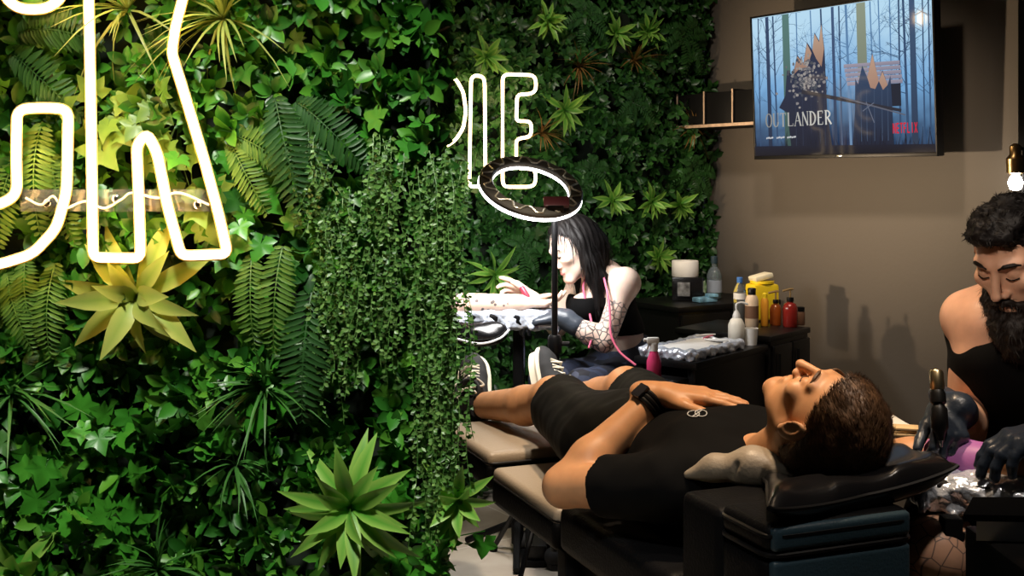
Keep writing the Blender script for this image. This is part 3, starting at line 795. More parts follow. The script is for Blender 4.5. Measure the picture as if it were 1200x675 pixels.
M['skin_artist'] = skin_mat('fair skin with line tattoos', (.62, .36, .245), ink=(.05, .05, .06), scale=30, line=.35)
np_obj('body', v, f, M['skin_artist'], art, attrs={'ink': ((dk < .09) * .8), 'stencil': np.zeros(len(v))})
ar_, af_, au_ = frame(af, au)
def ashell():
    S = Body(); ax = (ar_, af_, au_); p = lambda x, y, z: AH + ar_ * x + af_ * y + au_ * z
    n = (af_ * .70 - au_ * .71).normalized()
    S.ell(p(0, -.014, .033), (.0765, .098, .092), ax, k=.01, cut=[(p(0, .078, .083), n), (p(0, 0, .055), -au_)])
    for x, y, z, r in ((0, .075, .100, .026), (-.028, .066, .096, .024), (.028, .066, .096, .024), (0, .035, .112, .030), (-.03, .03, .103, .028), (.03, .03, .103, .028), (0, -.01, .112, .030)):
        S.ell(p(x, y, z), (r, r, r * .8), ax, k=.02)
    return S.mesh(.0035, noise=lambda P: wob(P, 120, .0030, 5) + wob(P, 300, .0012, 2))
hv, hfc = ashell(); sv, sf = strands(hv, vnormals(hv, hfc), lambda p: np.tile(np.array(tuple(-af_ * .5 + au_ * .3)), (len(p), 1)) + .9 * np.sin(p * 90), .011, 3600, rs, width=.0008, lift=.25, jitter=.4)
v, f = join_np([(hv, hfc), (sv, sf)]); np_obj('hair', v, f, M['hair_black'], art)
S = Body(); ax = (ar_, af_, au_)
for e in (-1, 1):
    S.limb(ap(e * .058, .022, -.05), ap(e * .052, .04, -.082), .012, .018, k=.02); S.limb(ap(e * .052, .042, -.082), ap(e * .012, .088, -.112), .024, .026, k=.02)
    S.limb(ap(e * .004, .095, -.047), ap(e * .030, .078, -.064), .0075, .007, k=.008); S.limb(ap(e * .030, .078, -.062), ap(e * .032, .072, -.10), .010, .018, k=.01)
S.ell(ap(0, .088, -.135), (.044, .036, .05), ax, k=.03); S.ell(ap(0, .08, -.165), (.03, .026, .04), ax, k=.03)
hv, hfc = S.mesh(.0035, noise=lambda P: wob(P, 160, .0028, 8))
sv, sf = strands(hv, vnormals(hv, hfc), lambda p: np.tile(np.array(tuple(-au_ + af_ * .2)), (len(p), 1)), .015, 3500, rs, width=.0006, lift=.25, jitter=.35)
v, f = join_np([(hv, hfc), (sv, sf)]); np_obj('beard', v, f, M['beard'], art)
eb = MB()
for e in (-1, 1):
    eb = MB(); eb.tube(bez([ap(e * .012, .094, .029), ap(e * .027, .091, .036), ap(e * .042, .081, .035), ap(e * .050, .072, .030)], 4), [.0022] * 3 + [.0042] * 6 + [.0022] * 4, 6)
    eb.build('eyebrow', M['beard'], art); eb = MB(); eb.tube(bez([ap(e * .018, .0855, .004), ap(e * .031, .0868, .0015), ap(e * .044, .080, .004)], 4), .0014, 5); eb.build('eyelashes', M['beard'], art)
T = Body(); atorso(T, .007)
T.limb(V(1.03, 2.50, 1.05), V(1.04, 2.47, 1.09), .04, .034, k=.03); T.limb(V(1.18, 2.51, 1.05), V(1.17, 2.48, 1.09), .04, .034, k=.03)
T.ell(V(1.108, 2.40, 1.085), (.062, .10, .095), axA, k=.01, sub=True)
T.ell(V(.925, 2.45, 1.075), (.050, .12, .095), axA, k=.012, sub=True); T.ell(V(1.31, 2.49, 1.075), (.07, .12, .115), axA, k=.012, sub=True)
v, f = T.mesh(.005, noise=lambda P: wob(P, 28, .0024, 3)); np_obj('tank_top', v, f, M['tee'], art)
T = Body()
for h_, k_ in ((a_hr, a_kr), (a_hl, a_kl)):
    dd = (k_ - h_).normalized(); T.limb(h_, k_, .105, .082, k=.04, cut=[(tuple(h_.lerp(k_, .84)), tuple(dd))])
T.ell(V(1.105, 2.58, .65), (.185, .155, .12), axA, k=.05)
v, f = T.mesh(.006, noise=lambda P: wob(P, 25, .003, 7)); np_obj('shorts', v, f, M['shorts'], art)
T = Body(); dR = V(-.42, -.35, -.42)
hR = at(1106, 476, 2.285)
T.limb(a_wr + (a_er - a_wr).normalized() * .05, a_wr, .036, .034, k=.02)
add_hand(T, hR, V(-.14, -.80, -.50), V(-.25, .45, -.85), V(-.85, .1, .4), .92, curl=(.75, .85, .95, 1.0), thumb=(.8, .45, .35), tbend=.25, fat=.0015)
v, f = T.mesh(.0034, noise=lambda P: wob(P, 140, .0006, 2)); np_obj('glove', v, f, M['glove'], art)
T = Body(); T.limb(a_wl + (a_el - a_wl).normalized() * .09, a_wl, .046, .037, k=.02)
add_hand(T, a_wl, V(-.95, .05, -.22), V(-.15, .1, -1), V(-.2, .9, 0), 1.1, curl=(.35, .4, .45, .5), thumb=(.8, .5, .3), fat=.002)
v, f = T.mesh(.0036, noise=lambda P: wob(P, 120, .0008, 2)); np_obj('glove', v, f, M['glove'], art)
# necklace
nk = MB(); path = bez([V(1.06, 2.43, 1.095), V(1.075, 2.395, 1.05), V(1.09, 2.352, .97), V(1.098, 2.350, .89), V(1.102, 2.36, .84)], 8)
for p in path: nk.lathe([(.0005, -.0035), (.003, -.0025), (.0038, 0), (.003, .0025), (.0005, .0035)], p, n=8)
nk.tube(path, .0008, 5); nk.build('necklace', mat('silver beads', (.35, .35, .36), rough=.3, metal=1), art)

# ---- the second artist by the ring light
wom = thing('person', 'dark-haired person in black crop top leaning over an arm beneath the ring light', 'person', (.40, 4.35, 0))
WH = at(672, 291, 4.20); wf, wu = V(-.80, -.36, -.46), V(-.42, -.12, .88)
axW = (V(.25, -.97, 0).normalized(), V(-.97, -.25, 0).normalized(), ZZ)
w_sl, w_el, w_wl = V(.405, 4.13, .985), V(.325, 4.06, .785), V(.165, 4.10, .868)
w_sr, w_er, w_wr = V(.27, 4.42, .985), V(.17, 4.36, .80), V(.085, 4.22, .91)
hips = V(.46, 4.36, .60)
w_hl, w_kl, w_al = V(.43, 4.25, .60), V(.245, 3.93, .640), V(.31, 4.05, .09)
w_hr, w_kr, w_ar = V(.42, 4.42, .60), V(.13, 4.07, .64), V(.20, 4.22, .09)
def wtorso(B, g=0):
    B.ell(V(.345, 4.28, .92), (.150 + g, .098 + g, .135 + g), axW, k=.04); B.ell(V(.395, 4.31, .77), (.122 + g, .092 + g, .13 + g), axW, k=.05)
    B.ell(V(.44, 4.34, .63), (.165 + g, .13 + g, .11 + g), axW, k=.05)
    for e in (-1, 1): B.ell(V(.265, 4.27 + e * .07, .885), (.06 + g, .055 + g, .06 + g), axW, k=.02)
B = Body(); wp = add_head(B, WH, wf, wu, .93, female=True)
B.limb(wp(0, -.03, -.05), V(.325, 4.275, 1.00), .043, .052, k=.03)
wtorso(B); B.limb(w_sl, w_sr, .046, .046, k=.04)
for s_, e_, w_ in ((w_sl, w_el, w_wl), (w_sr, w_er, w_wr)):
    B.ell(s_, (.05, .05, .05), k=.03); B.limb(s_, e_, .043, .036, k=.03); m_ = e_.lerp(w_, .3); B.limb(e_, m_, .036, .038, k=.02); B.limb(m_, w_, .038, .025, k=.02)
for h_, k_, n_ in ((w_hl, w_kl, w_al), (w_hr, w_kr, w_ar)):
    B.limb(h_, k_, .08, .056, k=.04); m_ = k_.lerp(n_, .3); B.limb(k_, m_, .054, .050, k=.02); B.limb(m_, n_, .05, .034, k=.02); B.limb(n_ + V(.03, 0, -.045), n_ + V(-.15, -.03, -.055), .034, .028, k=.03)
add_hand(B, w_wr, V(-.86, .05, .50), V(.2, -.6, -.6), V(0, -.5, .8), .98, curl=(.2, .45, .6, .7), thumb=(.85, .45, .3))
v, f = B.mesh(.0048)
da, ta = near_seg(v, w_sl.lerp(w_el, .35), w_el); db, tb = near_seg(v, w_el, w_wl)
ink = np.maximum((da < .06) * (ta > .01) * .8, (db < .06) * .95)
M['skin_pale'] = skin_mat('pale skin with patterned sleeve tattoo', (.80, .60, .50), ink=(.06, .065, .075), scale=44)
np_obj('body', v, f, M['skin_pale'], wom, attrs={'ink': ink, 'stencil': np.zeros(len(v))})
wr_, wf_, wu_ = frame(wf, wu)
S = Body(); ax = (wr_, wf_, wu_); n = (wf_ * .80 - wu_ * .60).normalized()
S.ell(wp(0, -.014, .032), (.079, .100, .094), ax, k=.01, cut=[(tuple(wp(0, .045, .088)), tuple(n))])
S.ell(wp(0, -.055, -.02), (.074, .060, .10), ax, k=.03)
for e in (-1, 1):
    a, b2 = wp(e * .074, -.005, .03), wp(e * .080, .0, -.06)
    S.limb(a, b2, .020, .024, k=.03); 
    S.limb(b2, V(b2.x + .035, b2.y + .01, 1.00), .024, .026, k=.03); S.limb(V(b2.x + .035, b2.y + .01, 1.00), V(b2.x + .03, b2.y, .90), .026, .010, k=.03)
S.limb(wp(0, -.085, -.03), V(.31, 4.22, 1.00), .05, .034, k=.04); S.limb(V(.31, 4.20, 1.0), V(.325, 4.15, .90), .034, .012, k=.03)
hv, hfc = S.mesh(.0045, noise=lambda P: .0025 * np.sin(P[..., 0] * 210 + P[..., 1] * 160 + P[..., 2] * 30))
sv, sf = strands(hv, vnormals(hv, hfc), lambda p: np.tile(np.array([.15, 0, -1.]), (len(p), 1)), .07, 1500, rs, width=.0012, lift=.06, jitter=.12)
v, f = join_np([(hv, hfc), (sv, sf)]); np_obj('hair', v, f, M['hair_black'], wom)
eb = MB()
for e in (-1, 1):
    eb = MB(); eb.tube([wp(e * .012, .092, .03), wp(e * .028, .088, .036), wp(e * .048, .072, .031)], .003, 6)
    eb.build('eyebrow', M['hair_black'], wom); eb = MB(); eb.tube([wp(e * .018, .084, .006), wp(e * .031, .086, .003), wp(e * .044, .076, .007)], .0022, 6); eb.build('eyelashes', M['hair_black'], wom)
MB().tube([wp(-.018, .088, -.063), wp(0, .094, -.063), wp(.018, .088, -.063)], [.003, .0045, .003], 6).build('lips', mat('lips', (.45, .16, .15), rough=.4), wom)
T = Body(); wtorso(T, .008); v, f = T.mesh(.005, cuts=[((0, 0, .912), (-.06, 0, 1)), ((0, 0, .775), (.03, 0, -1))]); np_obj('crop_top', v, f, M['tee'], wom)
M['camo'] = mat('blue camouflage cloth', (.02, .03, .06), rough=.8)
nt = M['camo'].node_tree; vo = nt.nodes.new('ShaderNodeTexVoronoi'); vo.inputs['Scale'].default_value = 26; tc = nt.nodes.new('ShaderNodeTexCoord')
rp = nt.nodes.new('ShaderNodeValToRGB'); rp.color_ramp.interpolation = 'CONSTANT'
for i, (p_, c_) in enumerate(((0, (.004, .005, .012)), (.35, (.010, .015, .035)), (.6, (.02, .03, .065)), (.8, (.05, .06, .10)))):
    if i > 1: rp.color_ramp.elements.new(p_)
    rp.color_ramp.elements[i].position = p_; rp.color_ramp.elements[i].color = (*c_, 1)
nt.links.new(tc.outputs['Object'], vo.inputs['Vector']); nt.links.new(vo.outputs['Color'], rp.inputs['Fac']); nt.links.new(rp.outputs['Color'], nt.nodes['Principled BSDF'].inputs['Base Color'])
T = Body(); T.ell(V(.44, 4.34, .655), (.178, .145, .12), axW, k=.05); T.ell(V(.415, 4.325, .70), (.142, .115, .095), axW, k=.03)
for h_, k_, n_ in ((w_hl, w_kl, w_al), (w_hr, w_kr, w_ar)):
    T.limb(h_, k_, .092, .070, k=.04); T.limb(k_, n_, .068, .052, k=.02, cut=[(tuple(n_ + ZZ * .04), (0, 0, -1))])
v, f = T.mesh(.006, noise=lambda P: wob(P, 30, .003, 3)); np_obj('trousers', v, f, M['camo'], wom)
M['grey_glove'] = mat('dark grey nitrile', (.045, .055, .072), rough=.35, bump=.2, bscale=60)
T = Body(); T.limb(w_wl + (w_el - w_wl).normalized() * .07, w_wl, .037, .031, k=.02)
add_hand(T, w_wl, V(-.93, .1, -.10), V(.05, .35, -1), V(-.3, .8, .4), 1.0, curl=(.45, .5, .5, .55), thumb=(.8, .5, .3), fat=.002)
v, f = T.mesh(.004); np_obj('glove', v, f, M['grey_glove'], wom)

# ---- the second client, mostly behind the planted partition, one arm held out to be tattooed
cl = thing('person', 'seated person behind the planted partition with one pale arm laid out for tattooing', 'person', (-.72, 4.08, 0))
B = Body(); cp = add_head(B, V(-.70, 4.05, 1.30), V(.9, -.2, -.25), V(.2, 0, 1), .96)
axC = (V(0, 1, 0), V(-1, 0, 0), ZZ); c_s, c_e, c_w = V(-.66, 3.94, 1.06), V(-.37, 4.13, .905), V(.035, 4.15, .912)
B.limb(cp(0, -.03, -.05), V(-.72, 4.07, 1.12), .05, .06, k=.03)
def ctorso(B, g=0):
    B.ell(V(-.72, 4.08, .95), (.17 + g, .11 + g, .18 + g), axC, k=.04); B.ell(V(-.74, 4.08, .68), (.16 + g, .13 + g, .20 + g), axC, k=.05); B.limb(V(-.68, 3.94, 1.06), V(-.70, 4.22, 1.06), .05 + g, .05 + g, k=.04)
    for e in (-1, 1): B.limb(V(-.70, 4.08 + e * .10, .56), V(-.36, 4.12 + e * .12, .56), .085 + g, .06 + g, k=.04); B.limb(V(-.36, 4.12 + e * .12, .56), V(-.42, 4.12 + e * .12, .12), .056 + g, .04 + g, k=.03)
ctorso(B); B.limb(c_s, c_e, .050, .042, k=.03); B.limb(c_e, c_e.lerp(c_w, .35), .043, .043, k=.02); B.limb(c_e.lerp(c_w, .35), c_w, .043, .030, k=.02)
B.limb(V(-.70, 4.22, 1.04), V(-.60, 4.28, .80), .05, .04, k=.03); B.limb(V(-.60, 4.28, .80), V(-.42, 4.20, .66), .04, .03, k=.02)
for e in (-1, 1): B.limb(V(-.40, 4.12 + e * .12, .06), V(-.33, 4.12 + e * .12, .04), .036, .03, k=.03)
add_hand(B, c_w, V(.98, .02, -.03), V(0, 0, 1), V(0, .9, 0), 1.0, curl=(.3, .35, .4, .4)); add_hand(B, V(-.42, 4.20, .66), V(.8, .1, -.25), V(0, 0, -1), V(0, -1, 0), 1.0)
v, f = B.mesh(.0055); dd, tt = near_seg(v, c_e, c_e.lerp(c_w, .75))
M['skin_dots'] = skin_mat('pale skin with dotted tattoo', (.80, .56, .43), ink=(.05, .05, .06), pattern='dots', scale=46)
np_obj('body', v, f, M['skin_dots'], cl, attrs={'ink': (dd < .06) * (tt > .35) * .9, 'stencil': np.zeros(len(v))})
T = Body(); ctorso(T, .012); v, f = T.mesh(.007); np_obj('dark_clothes', v, f, M['tee'], cl)
S = Body(); cr, cf, cu = frame(V(.9, -.2, -.25), V(.2, 0, 1)); n = (cf * .74 - cu * .67).normalized()
S.ell(cp(0, -.014, .034), (.084, .103, .099), (cr, cf, cu), cut=[(tuple(cp(0, .075, .08)), tuple(n))]); v, f = S.mesh(.006, noise=lambda P: wob(P, 130, .002, 3)); np_obj('hair', v, f, M['hair_brown'], cl)

# ---- plain black shoes on the three seated people
def plain_shoes(par, pairs):
    for a, tip in pairs:
        B = Body(); a, tip = Vector(a), Vector(tip); d = (tip - a); d.z = 0; d.normalize()
        B.limb(a - d * .03, a + d * .06, .044, .046, k=.02); B.limb(a + d * .06, tip + d * .015, .046, .034, k=.02); B.limb(a - d * .01, a - d * .01 + ZZ * .05, .045, .044, k=.02)
        v, f = B.mesh(.006, cuts=[((0, 0, .012), (0, 0, -1))]); sh_ = np_obj('shoe', v, f, M['canvas'], par)
        s_ = V(-d.y, d.x, 0); L = (tip - a).length
        MB().prism([(-.07, -.030), (-.05, -.042), (.06, -.046), (L * .8, -.044), (L + .03, -.025), (L + .04, 0), (L + .03, .025), (L * .8, .044), (.06, .046), (-.05, .042), (-.07, .030)], d, s_, ZZ, V(a.x, a.y, .001), .018).build('sole', M['black'], sh_)
def feet(pts, off): return [(V(p.x + off[0] * .25, p.y + off[1] * .25, .048), V(p.x + off[0], p.y + off[1], .040)) for p in pts]
plain_shoes(art, feet((a_ar, a_al), (-.03, -.17))); plain_shoes(wom, feet((w_al, w_ar), (-.15, -.03)))
plain_shoes(cl, [(V(-.41, 4.12 + e * .12, .05), V(-.33, 4.12 + e * .12, .042)) for e in (-1, 1)])
# ================================================================ planted walls
PR = np.random.RandomState(23)
def leaf_tpl(prof, fold=.12):
    """prof: (t, half-width) pairs; unit length and width; three vertices across"""
    v, f = [], []
    for t, w in prof: v += [(t, -w, fold * w), (t, 0, 0), (t, w, fold * w)]
    for i in range(len(prof) - 1):
        a = 3 * i; f += [(a, a + 1, a + 4, a + 3), (a + 1, a + 2, a + 5, a + 4)]
    return np.array(v, float), np.array(f)
TPL = dict(
    round=leaf_tpl([(0, .06), (.2, .36), (.5, .5), (.8, .34), (1, .03)], .35),
    oval=leaf_tpl([(0, .05), (.3, .45), (.7, .40), (1, .02)], .3),
    lance=leaf_tpl([(0, .13), (.15, .26), (.36, .46), (.52, .5), (.70, .40), (.87, .19), (1, .01)], .30),
    blade=leaf_tpl([(0, .4), (.25, .5), (.5, .42), (.75, .27), (1, .02)], .3),
    tiny=leaf_tpl([(0, .1), (.5, .5), (1, .05)], .25))
# five-pointed ivy leaf as a fan of quads round its mid point
def _ivy():
    v = [(.30, 0, -.03)]; f = []
    tips = [(.02, -.46, .34), (.46, -.58, .30), (1.0, 0, .36), (.46, .58, .30), (.02, .46, .34)]; notch = [(.0, -.05), (.24, -.36), (.56, -.26), (.56, .26), (.24, .36), (.0, .05)]
    nb = len(v); v += [(x, y, .03) for x, y in notch]
    for k, (tx, ty, w) in enumerate(tips):
        NL, NR = notch[k], notch[k + 1]; cx, cy = v[0][0], v[0][1]; b = len(v)
        bl = (NL[0] * .55 + tx * .45 + (NL[0] - NR[0]) * .04, NL[1] * .55 + ty * .45 + (NL[1] - NR[1]) * .04, .05); br = (NR[0] * .55 + tx * .45 + (NR[0] - NL[0]) * .04, NR[1] * .55 + ty * .45 + (NR[1] - NL[1]) * .04, .05)
        v += [bl, (tx, ty, -.06), br, (cx * .5 + tx * .5, cy * .5 + ty * .5, -.035)]
        f += [(0, nb + k, b, b + 3), (0, b + 3, b + 2, nb + k + 1), (b + 3, b, b + 1, b + 2)]
    return np.array(v), np.array(f)
TPL['ivy'] = _ivy()

class Leaves:
    def __init__(s): s.v, s.f, s.a, s.n = [], [], [], 0
    def add(s, kind, pos, d, nrm, L, W, droop=0.0, twist=None):
        tv, tf = TPL[kind]; n = len(pos)
        d = d / (np.linalg.norm(d, axis=1)[:, None] + 1e-9)
        nrm = nrm - d * (nrm * d).sum(1)[:, None]; nrm /= np.linalg.norm(nrm, axis=1)[:, None] + 1e-9
        sd = np.cross(nrm, d); L = np.broadcast_to(L, n); W = np.broadcast_to(W, n); dr = np.broadcast_to(droop, n)
        x, y, z = tv[:, 0], tv[:, 1], tv[:, 2]
        zz = z[None] * W[:, None] - dr[:, None] * (x ** 2)[None] * L[:, None]
        P = pos[:, None] + d[:, None] * (x[None] * L[:, None])[..., None] + sd[:, None] * (y[None] * W[:, None])[..., None] + nrm[:, None] * zz[..., None]
        s.v.append(P.reshape(-1, 3)); s.f.append((tf[None] + (np.arange(n) * len(tv))[:, None, None] + s.n).reshape(-1, 4)); s.n += n * len(tv)
        s.a.append(np.tile(np.clip(np.abs(y) * 1.6 + x ** 3 * .5, 0, 1), n)); return s
    def build(s, name, m, parent=None):
        return np_obj(name, np.concatenate(s.v), np.concatenate(s.f), m, parent, attrs={'along': np.concatenate(s.a)})
def A3(v): return np.array(tuple(v), float)
def basis(n):
    n = A3(n); n /= np.linalg.norm(n); up = np.array([0, 0, 1.]); a = np.cross(up, n); a /= np.linalg.norm(a); return n, a, up   # out, sideways, up

def whorls(S, P, n, kind, k, L, W, elev=(.2, 1.0), droop=.15, tilt=.35):
    """at each point of P a whorl of k leaves opening along n"""
    n0, a0, up = basis(n); m = len(P)
    ax = n0[None] + PR.normal(0, tilt, (m, 3)) - .12 * up; ax /= np.linalg.norm(ax, axis=1)[:, None]
    t1 = np.cross(ax, np.tile(up, (m, 1)) + .01); t1 /= np.linalg.norm(t1, axis=1)[:, None]; t2 = np.cross(ax, t1)
    ph = PR.uniform(0, 6.28, m)
    for j in range(k):
        an = ph + 6.283 * j / k + PR.normal(0, .25, m); e = PR.uniform(*elev, m)
        rad = t1 * np.cos(an)[:, None] + t2 * np.sin(an)[:, None]
        d = rad * np.cos(e)[:, None] + ax * np.sin(e)[:, None]; nn = ax * np.cos(e)[:, None] - rad * np.sin(e)[:, None]
        sc = PR.uniform(.7, 1.25, m)
        S.add(kind, P + rad * .003, d, nn, L * sc, W * sc, droop)

def rosette(S, c, n, k, L, W, droop=.25, kind='lance', emin=.15, emax=1.25, sag=.15):
    n0, a0, up = basis(n); c = A3(c); i = np.arange(k); an = i * 2.39996 + PR.uniform(0, 6); e = emin + (emax - emin) * (i / k) ** 1.1 + PR.normal(0, .08, k)
    rad = a0[None] * np.cos(an)[:, None] + up[None] * np.sin(an)[:, None]
    d = rad * np.cos(e)[:, None] + n0 * np.sin(e)[:, None] - up * sag; nn = n0 * np.cos(e)[:, None] - rad * np.sin(e)[:, None] + PR.normal(0, .28, (k, 3)); d = d + PR.normal(0, .13, (k, 3))
    sc = PR.uniform(.72, 1.14, k) * (1 - .3 * (i / k) ** 2)
    S.add(kind, np.tile(c, (k, 1)) + n0 * (.012 * i / k)[:, None], d, nn, L * sc, W * PR.uniform(.85, 1.15, k), droop)

def tuft(S, c, n, k, L, W, droop=.55, up_bias=.3):
    n0, a0, up = basis(n); c = A3(c); an = PR.uniform(0, 6.283, k); e = PR.uniform(.25, 1.2, k)
    rad = a0[None] * np.cos(an)[:, None] + up[None] * np.sin(an)[:, None]
    d = rad * np.cos(e)[:, None] + n0 * np.sin(e)[:, None] + up * up_bias
    S.add('blade', np.tile(c, (k, 1)), d, n0 * .4 + up * .9 + PR.normal(0, .2, (k, 3)), L * PR.uniform(.6, 1.1, k), W, PR.uniform(.5, 1.3, k) * droop)

def frond(S, c, n, d, L, W, droop=.35, k=22):
    """one fern frond: leaflets in pairs along a drooping midrib"""
    n0, a0, up = basis(n); c = A3(c); d = A3(d); d /= np.linalg.norm(d); t = (np.arange(k) + .6) / k
    sd = np.cross(n0, d); sd /= np.linalg.norm(sd)
    P = c + d * (t * L)[:, None] + n0 * (.35 * L * np.sin(t * 2.2) - droop * L * t * t * .6)[:, None] - up * (droop * L * t * t)[:, None]
    T = np.gradient(P, axis=0); T /= np.linalg.norm(T, axis=1)[:, None]
    wl = W * np.sin(np.clip(.25 + t * 2.75, 0, 3.14)) ** .8 + .1 * W
    for e in (-1, 1): S.add('oval', P, sd * e + T * .45 + PR.normal(0, .05, (k, 3)), np.tile(n0, (k, 1)) + PR.normal(0, .12, (k, 3)), wl, L / k * 1.15, .15)
    S.add('blade', P[:1], T[:1], n0[None], [L * .25], [.003], 0)
    for j in range(k - 1): S.add('blade', P[j:j + 1], P[j + 1:j + 2] - P[j:j + 1], n0[None], [np.linalg.norm(P[j + 1] - P[j]) * 1.1], [.0022], 0)

def trailing(S, c, n, k, spread, L, leaf=.009, wide=.006):
    n0, a0, up = basis(n); c = A3(c)
    for j in range(k):
        p = c + a0 * PR.normal(0, spread) + n0 * PR.uniform(-.01, .03) + up * PR.uniform(-.03, .02); l = L * PR.uniform(.45, 1.05); m = max(8, int(l / .0062)); t = np.linspace(0, 1, m)
        w1, w2 = PR.uniform(-.02, .02), PR.uniform(0, 6)
        P = p - up * (t * l)[:, None] + n0 * (.022 * np.sin(np.minimum(1, t * 4) * 1.57) + .006 * np.sin(t * 9 + w2))[:, None] + a0 * (w1 * t + .006 * np.sin(t * 11 + w2))[:, None]
        dirs = a0 * PR.choice([-1, 1], m)[:, None] * PR.uniform(.4, 1, m)[:, None] + n0 * PR.uniform(-.2, .9, m)[:, None] - up * PR.uniform(-.2, .6, m)[:, None]
        S.add('tiny', P, dirs, n0 + PR.normal(0, .4, (m, 3)), leaf * PR.uniform(.7, 1.25, m), wide * PR.uniform(.8, 1.2, m), .1)
        S.add('blade', P[:-1:2], P[1::2][:len(P[:-1:2])] - P[:-1:2], n0 + np.zeros((len(P[:-1:2]), 3)), l / m * 2.6, .0013, 0)

def ivy(S, c, n, k, r, L):
    n0, a0, up = basis(n); c = A3(c)
    P = c + a0 * PR.normal(0, r, k)[:, None] + up * PR.normal(0, r, k)[:, None] + n0 * PR.uniform(-.005, .025, k)[:, None]
    d = a0 * PR.normal(0, .6, k)[:, None] + up * PR.normal(-.3, .6, k)[:, None] + n0 * PR.uniform(.0, .4, k)[:, None]; sc = L * PR.uniform(.75, 1.2, k)
    S.add('ivy', P, d, n0 + PR.normal(0, .3, (k, 3)), sc, sc, .12)
    S.add('blade', P - n0 * .02, c - P, n0 + np.zeros((k, 3)), np.linalg.norm(c - P, axis=1), .002, 0)

LM = dict(
    bed=leaf_mat('small glossy leaves', [(.008, .06, .006), (.022, .13, .011), (.042, .22, .018), (.10, .30, .025), (.015, .09, .009)]),
    bed_far=leaf_mat('far small leaves', [(.012, .05, .010), (.026, .10, .018), (.045, .16, .028), (.018, .07, .013)]),
    rose_y=leaf_mat('yellow green broad leaves', [(.20, .33, .04), (.28, .40, .06), (.34, .44, .08)], edge=(.50, .52, .12)),
    rose=leaf_mat('green pale-edged leaves', [(.05, .24, .02), (.08, .32, .03), (.12, .38, .04)], edge=(.34, .55, .10)),
    fern=leaf_mat('fern green', [(.07, .17, .025), (.10, .22, .03), (.13, .25, .04)], rough=.5),
    fern_d=leaf_mat('dark fern green', [(.02, .08, .015), (.03, .11, .02)], rough=.5),
    grass=leaf_mat('grass blade green', [(.035, .13, .02), (.05, .18, .03)], rough=.45),
    grass_y=leaf_mat('pale grass blade', [(.20, .27, .05), (.30, .36, .09)], rough=.45),
    rust=leaf_mat('russet grass blade', [(.20, .10, .025), (.28, .15, .04), (.12, .10, .02)], rough=.5),
    ivy=leaf_mat('ivy green', [(.025, .16, .012), (.045, .24, .018), (.07, .31, .026)], rough=.35),
    ivy_y=leaf_mat('light ivy green', [(.12, .24, .03), (.17, .30, .05)], rough=.4),
    trail=leaf_mat('trailing leaflets', [(.025, .10, .012), (.07, .19, .03), (.17, .32, .08), (.04, .13, .02)], rough=.4))

YN = 1.83                                  # face of the near partition
def bed(name, pts_fn, n, area, label, m, dens=1.0, big=1.0):
    S = Leaves(); cnt = int(area / .00125 * dens)
    P = pts_fn(cnt); whorls(S, P, n, 'round', 7, .032 * big, .019 * big)
    P = pts_fn(int(cnt * .8)); whorls(S, P, n, 'oval', 6, .026 * big, .013 * big, elev=(.3, 1.2))
    P = pts_fn(int(cnt * .35)); nn = len(P); n0, a0, up = basis(n)
    S.add('ivy', P + n0 * .012, PR.normal(0, .6, (nn, 3)) - up * .3, n0 + PR.normal(0, .35, (nn, 3)), .042 * big, .042 * big, .1)
    o = S.build(name, m); return tag(o, label, 'foliage', kind='stuff')
def near_pts(n):
    x = PR.uniform(-1.3, -.125, n); z = PR.uniform(.35, 2.25, n)
    bump = .022 * np.sin(x * 17 + np.sin(z * 9)) * np.sin(z * 14) + PR.uniform(-.026, .024, n)
    return np.stack([x, YN - .030 + bump, z], 1)
bed('leaf_bed', near_pts, (0, -1, 0), 1.17 * 1.9, 'bed of small dark green leaves covering the near planted partition', LM['bed'])
def end_pts(n): return np.stack([-.130 + PR.uniform(-.006, .006, n), PR.uniform(1.83, 1.97, n), PR.uniform(.35, 2.25, n)], 1)
bed('leaf_bed', end_pts, (1, -.25, 0), .16 * 1.9, 'strip of small leaves round the free end of the near partition', LM['bed'])
BN = A3(WD)
def far_pts(n):
    s = PR.uniform(.02, 2.1, n); z = PR.uniform(.05, 2.75, n)
    return A3(C0) + A3(WN) * s[:, None] + BN * (.03 + PR.uniform(-.02, .05, n) + .02 * np.sin(s * 12) * np.sin(z * 9))[:, None] + np.array([0, 0, 1.]) * z[:, None]
bed('leaf_bed', far_pts, BN, 2.08 * 2.7, 'bed of small dark leaves covering the far planted wall', LM['bed_far'], dens=.45, big=1.4)

def nearp(x, y, off=.06): return at(x, y, YN - off)
def farp(x, y, off=.09):
    d = V((x - 600) / F, 1, -(y - HY) / F); n = WD; c = C0 + WD * off - V(0, 0, CZ)
    return V(0, 0, CZ) + d * (c.dot(n) / d.dot(n))
NN = (0, -1, 0)
def plant(name, label, cat, group, m, fn):
    S = Leaves(); fn(S); return tag(S.build(name, LM[m]), label, cat, group)
G1, G2, G3, G4, G5 = 'rosette plants on the near partition', 'grass tufts on the near partition', 'ferns on the near partition', 'ivy sprays on the near partition', 'trailing plants on the near partition'
for x, y, k, L, W, dr, m, lab in (
    (163, 345, 19, .112, .030, .55, 'rose_y', 'big yellow-green rosette plant below the bright near neon letter'),
    (412, 592, 30, .125, .023, .42, 'rose', 'big spiky green rosette plant with pale leaf edges near the floor end of the partition'),
    (536, 584, 14, .070, .018, .22, 'rose', 'small pale rosette plant poking past the partition edge beside the leg rest'),
    (22, 668, 12, .085, .026, .2, 'rose', 'broad-leaved rosette plant low at the frame edge under the long grass')):
    plant('rosette_plant', lab, 'plant', G1, m, lambda S: rosette(S, nearp(x, y, .075), NN, k, L, W, dr))
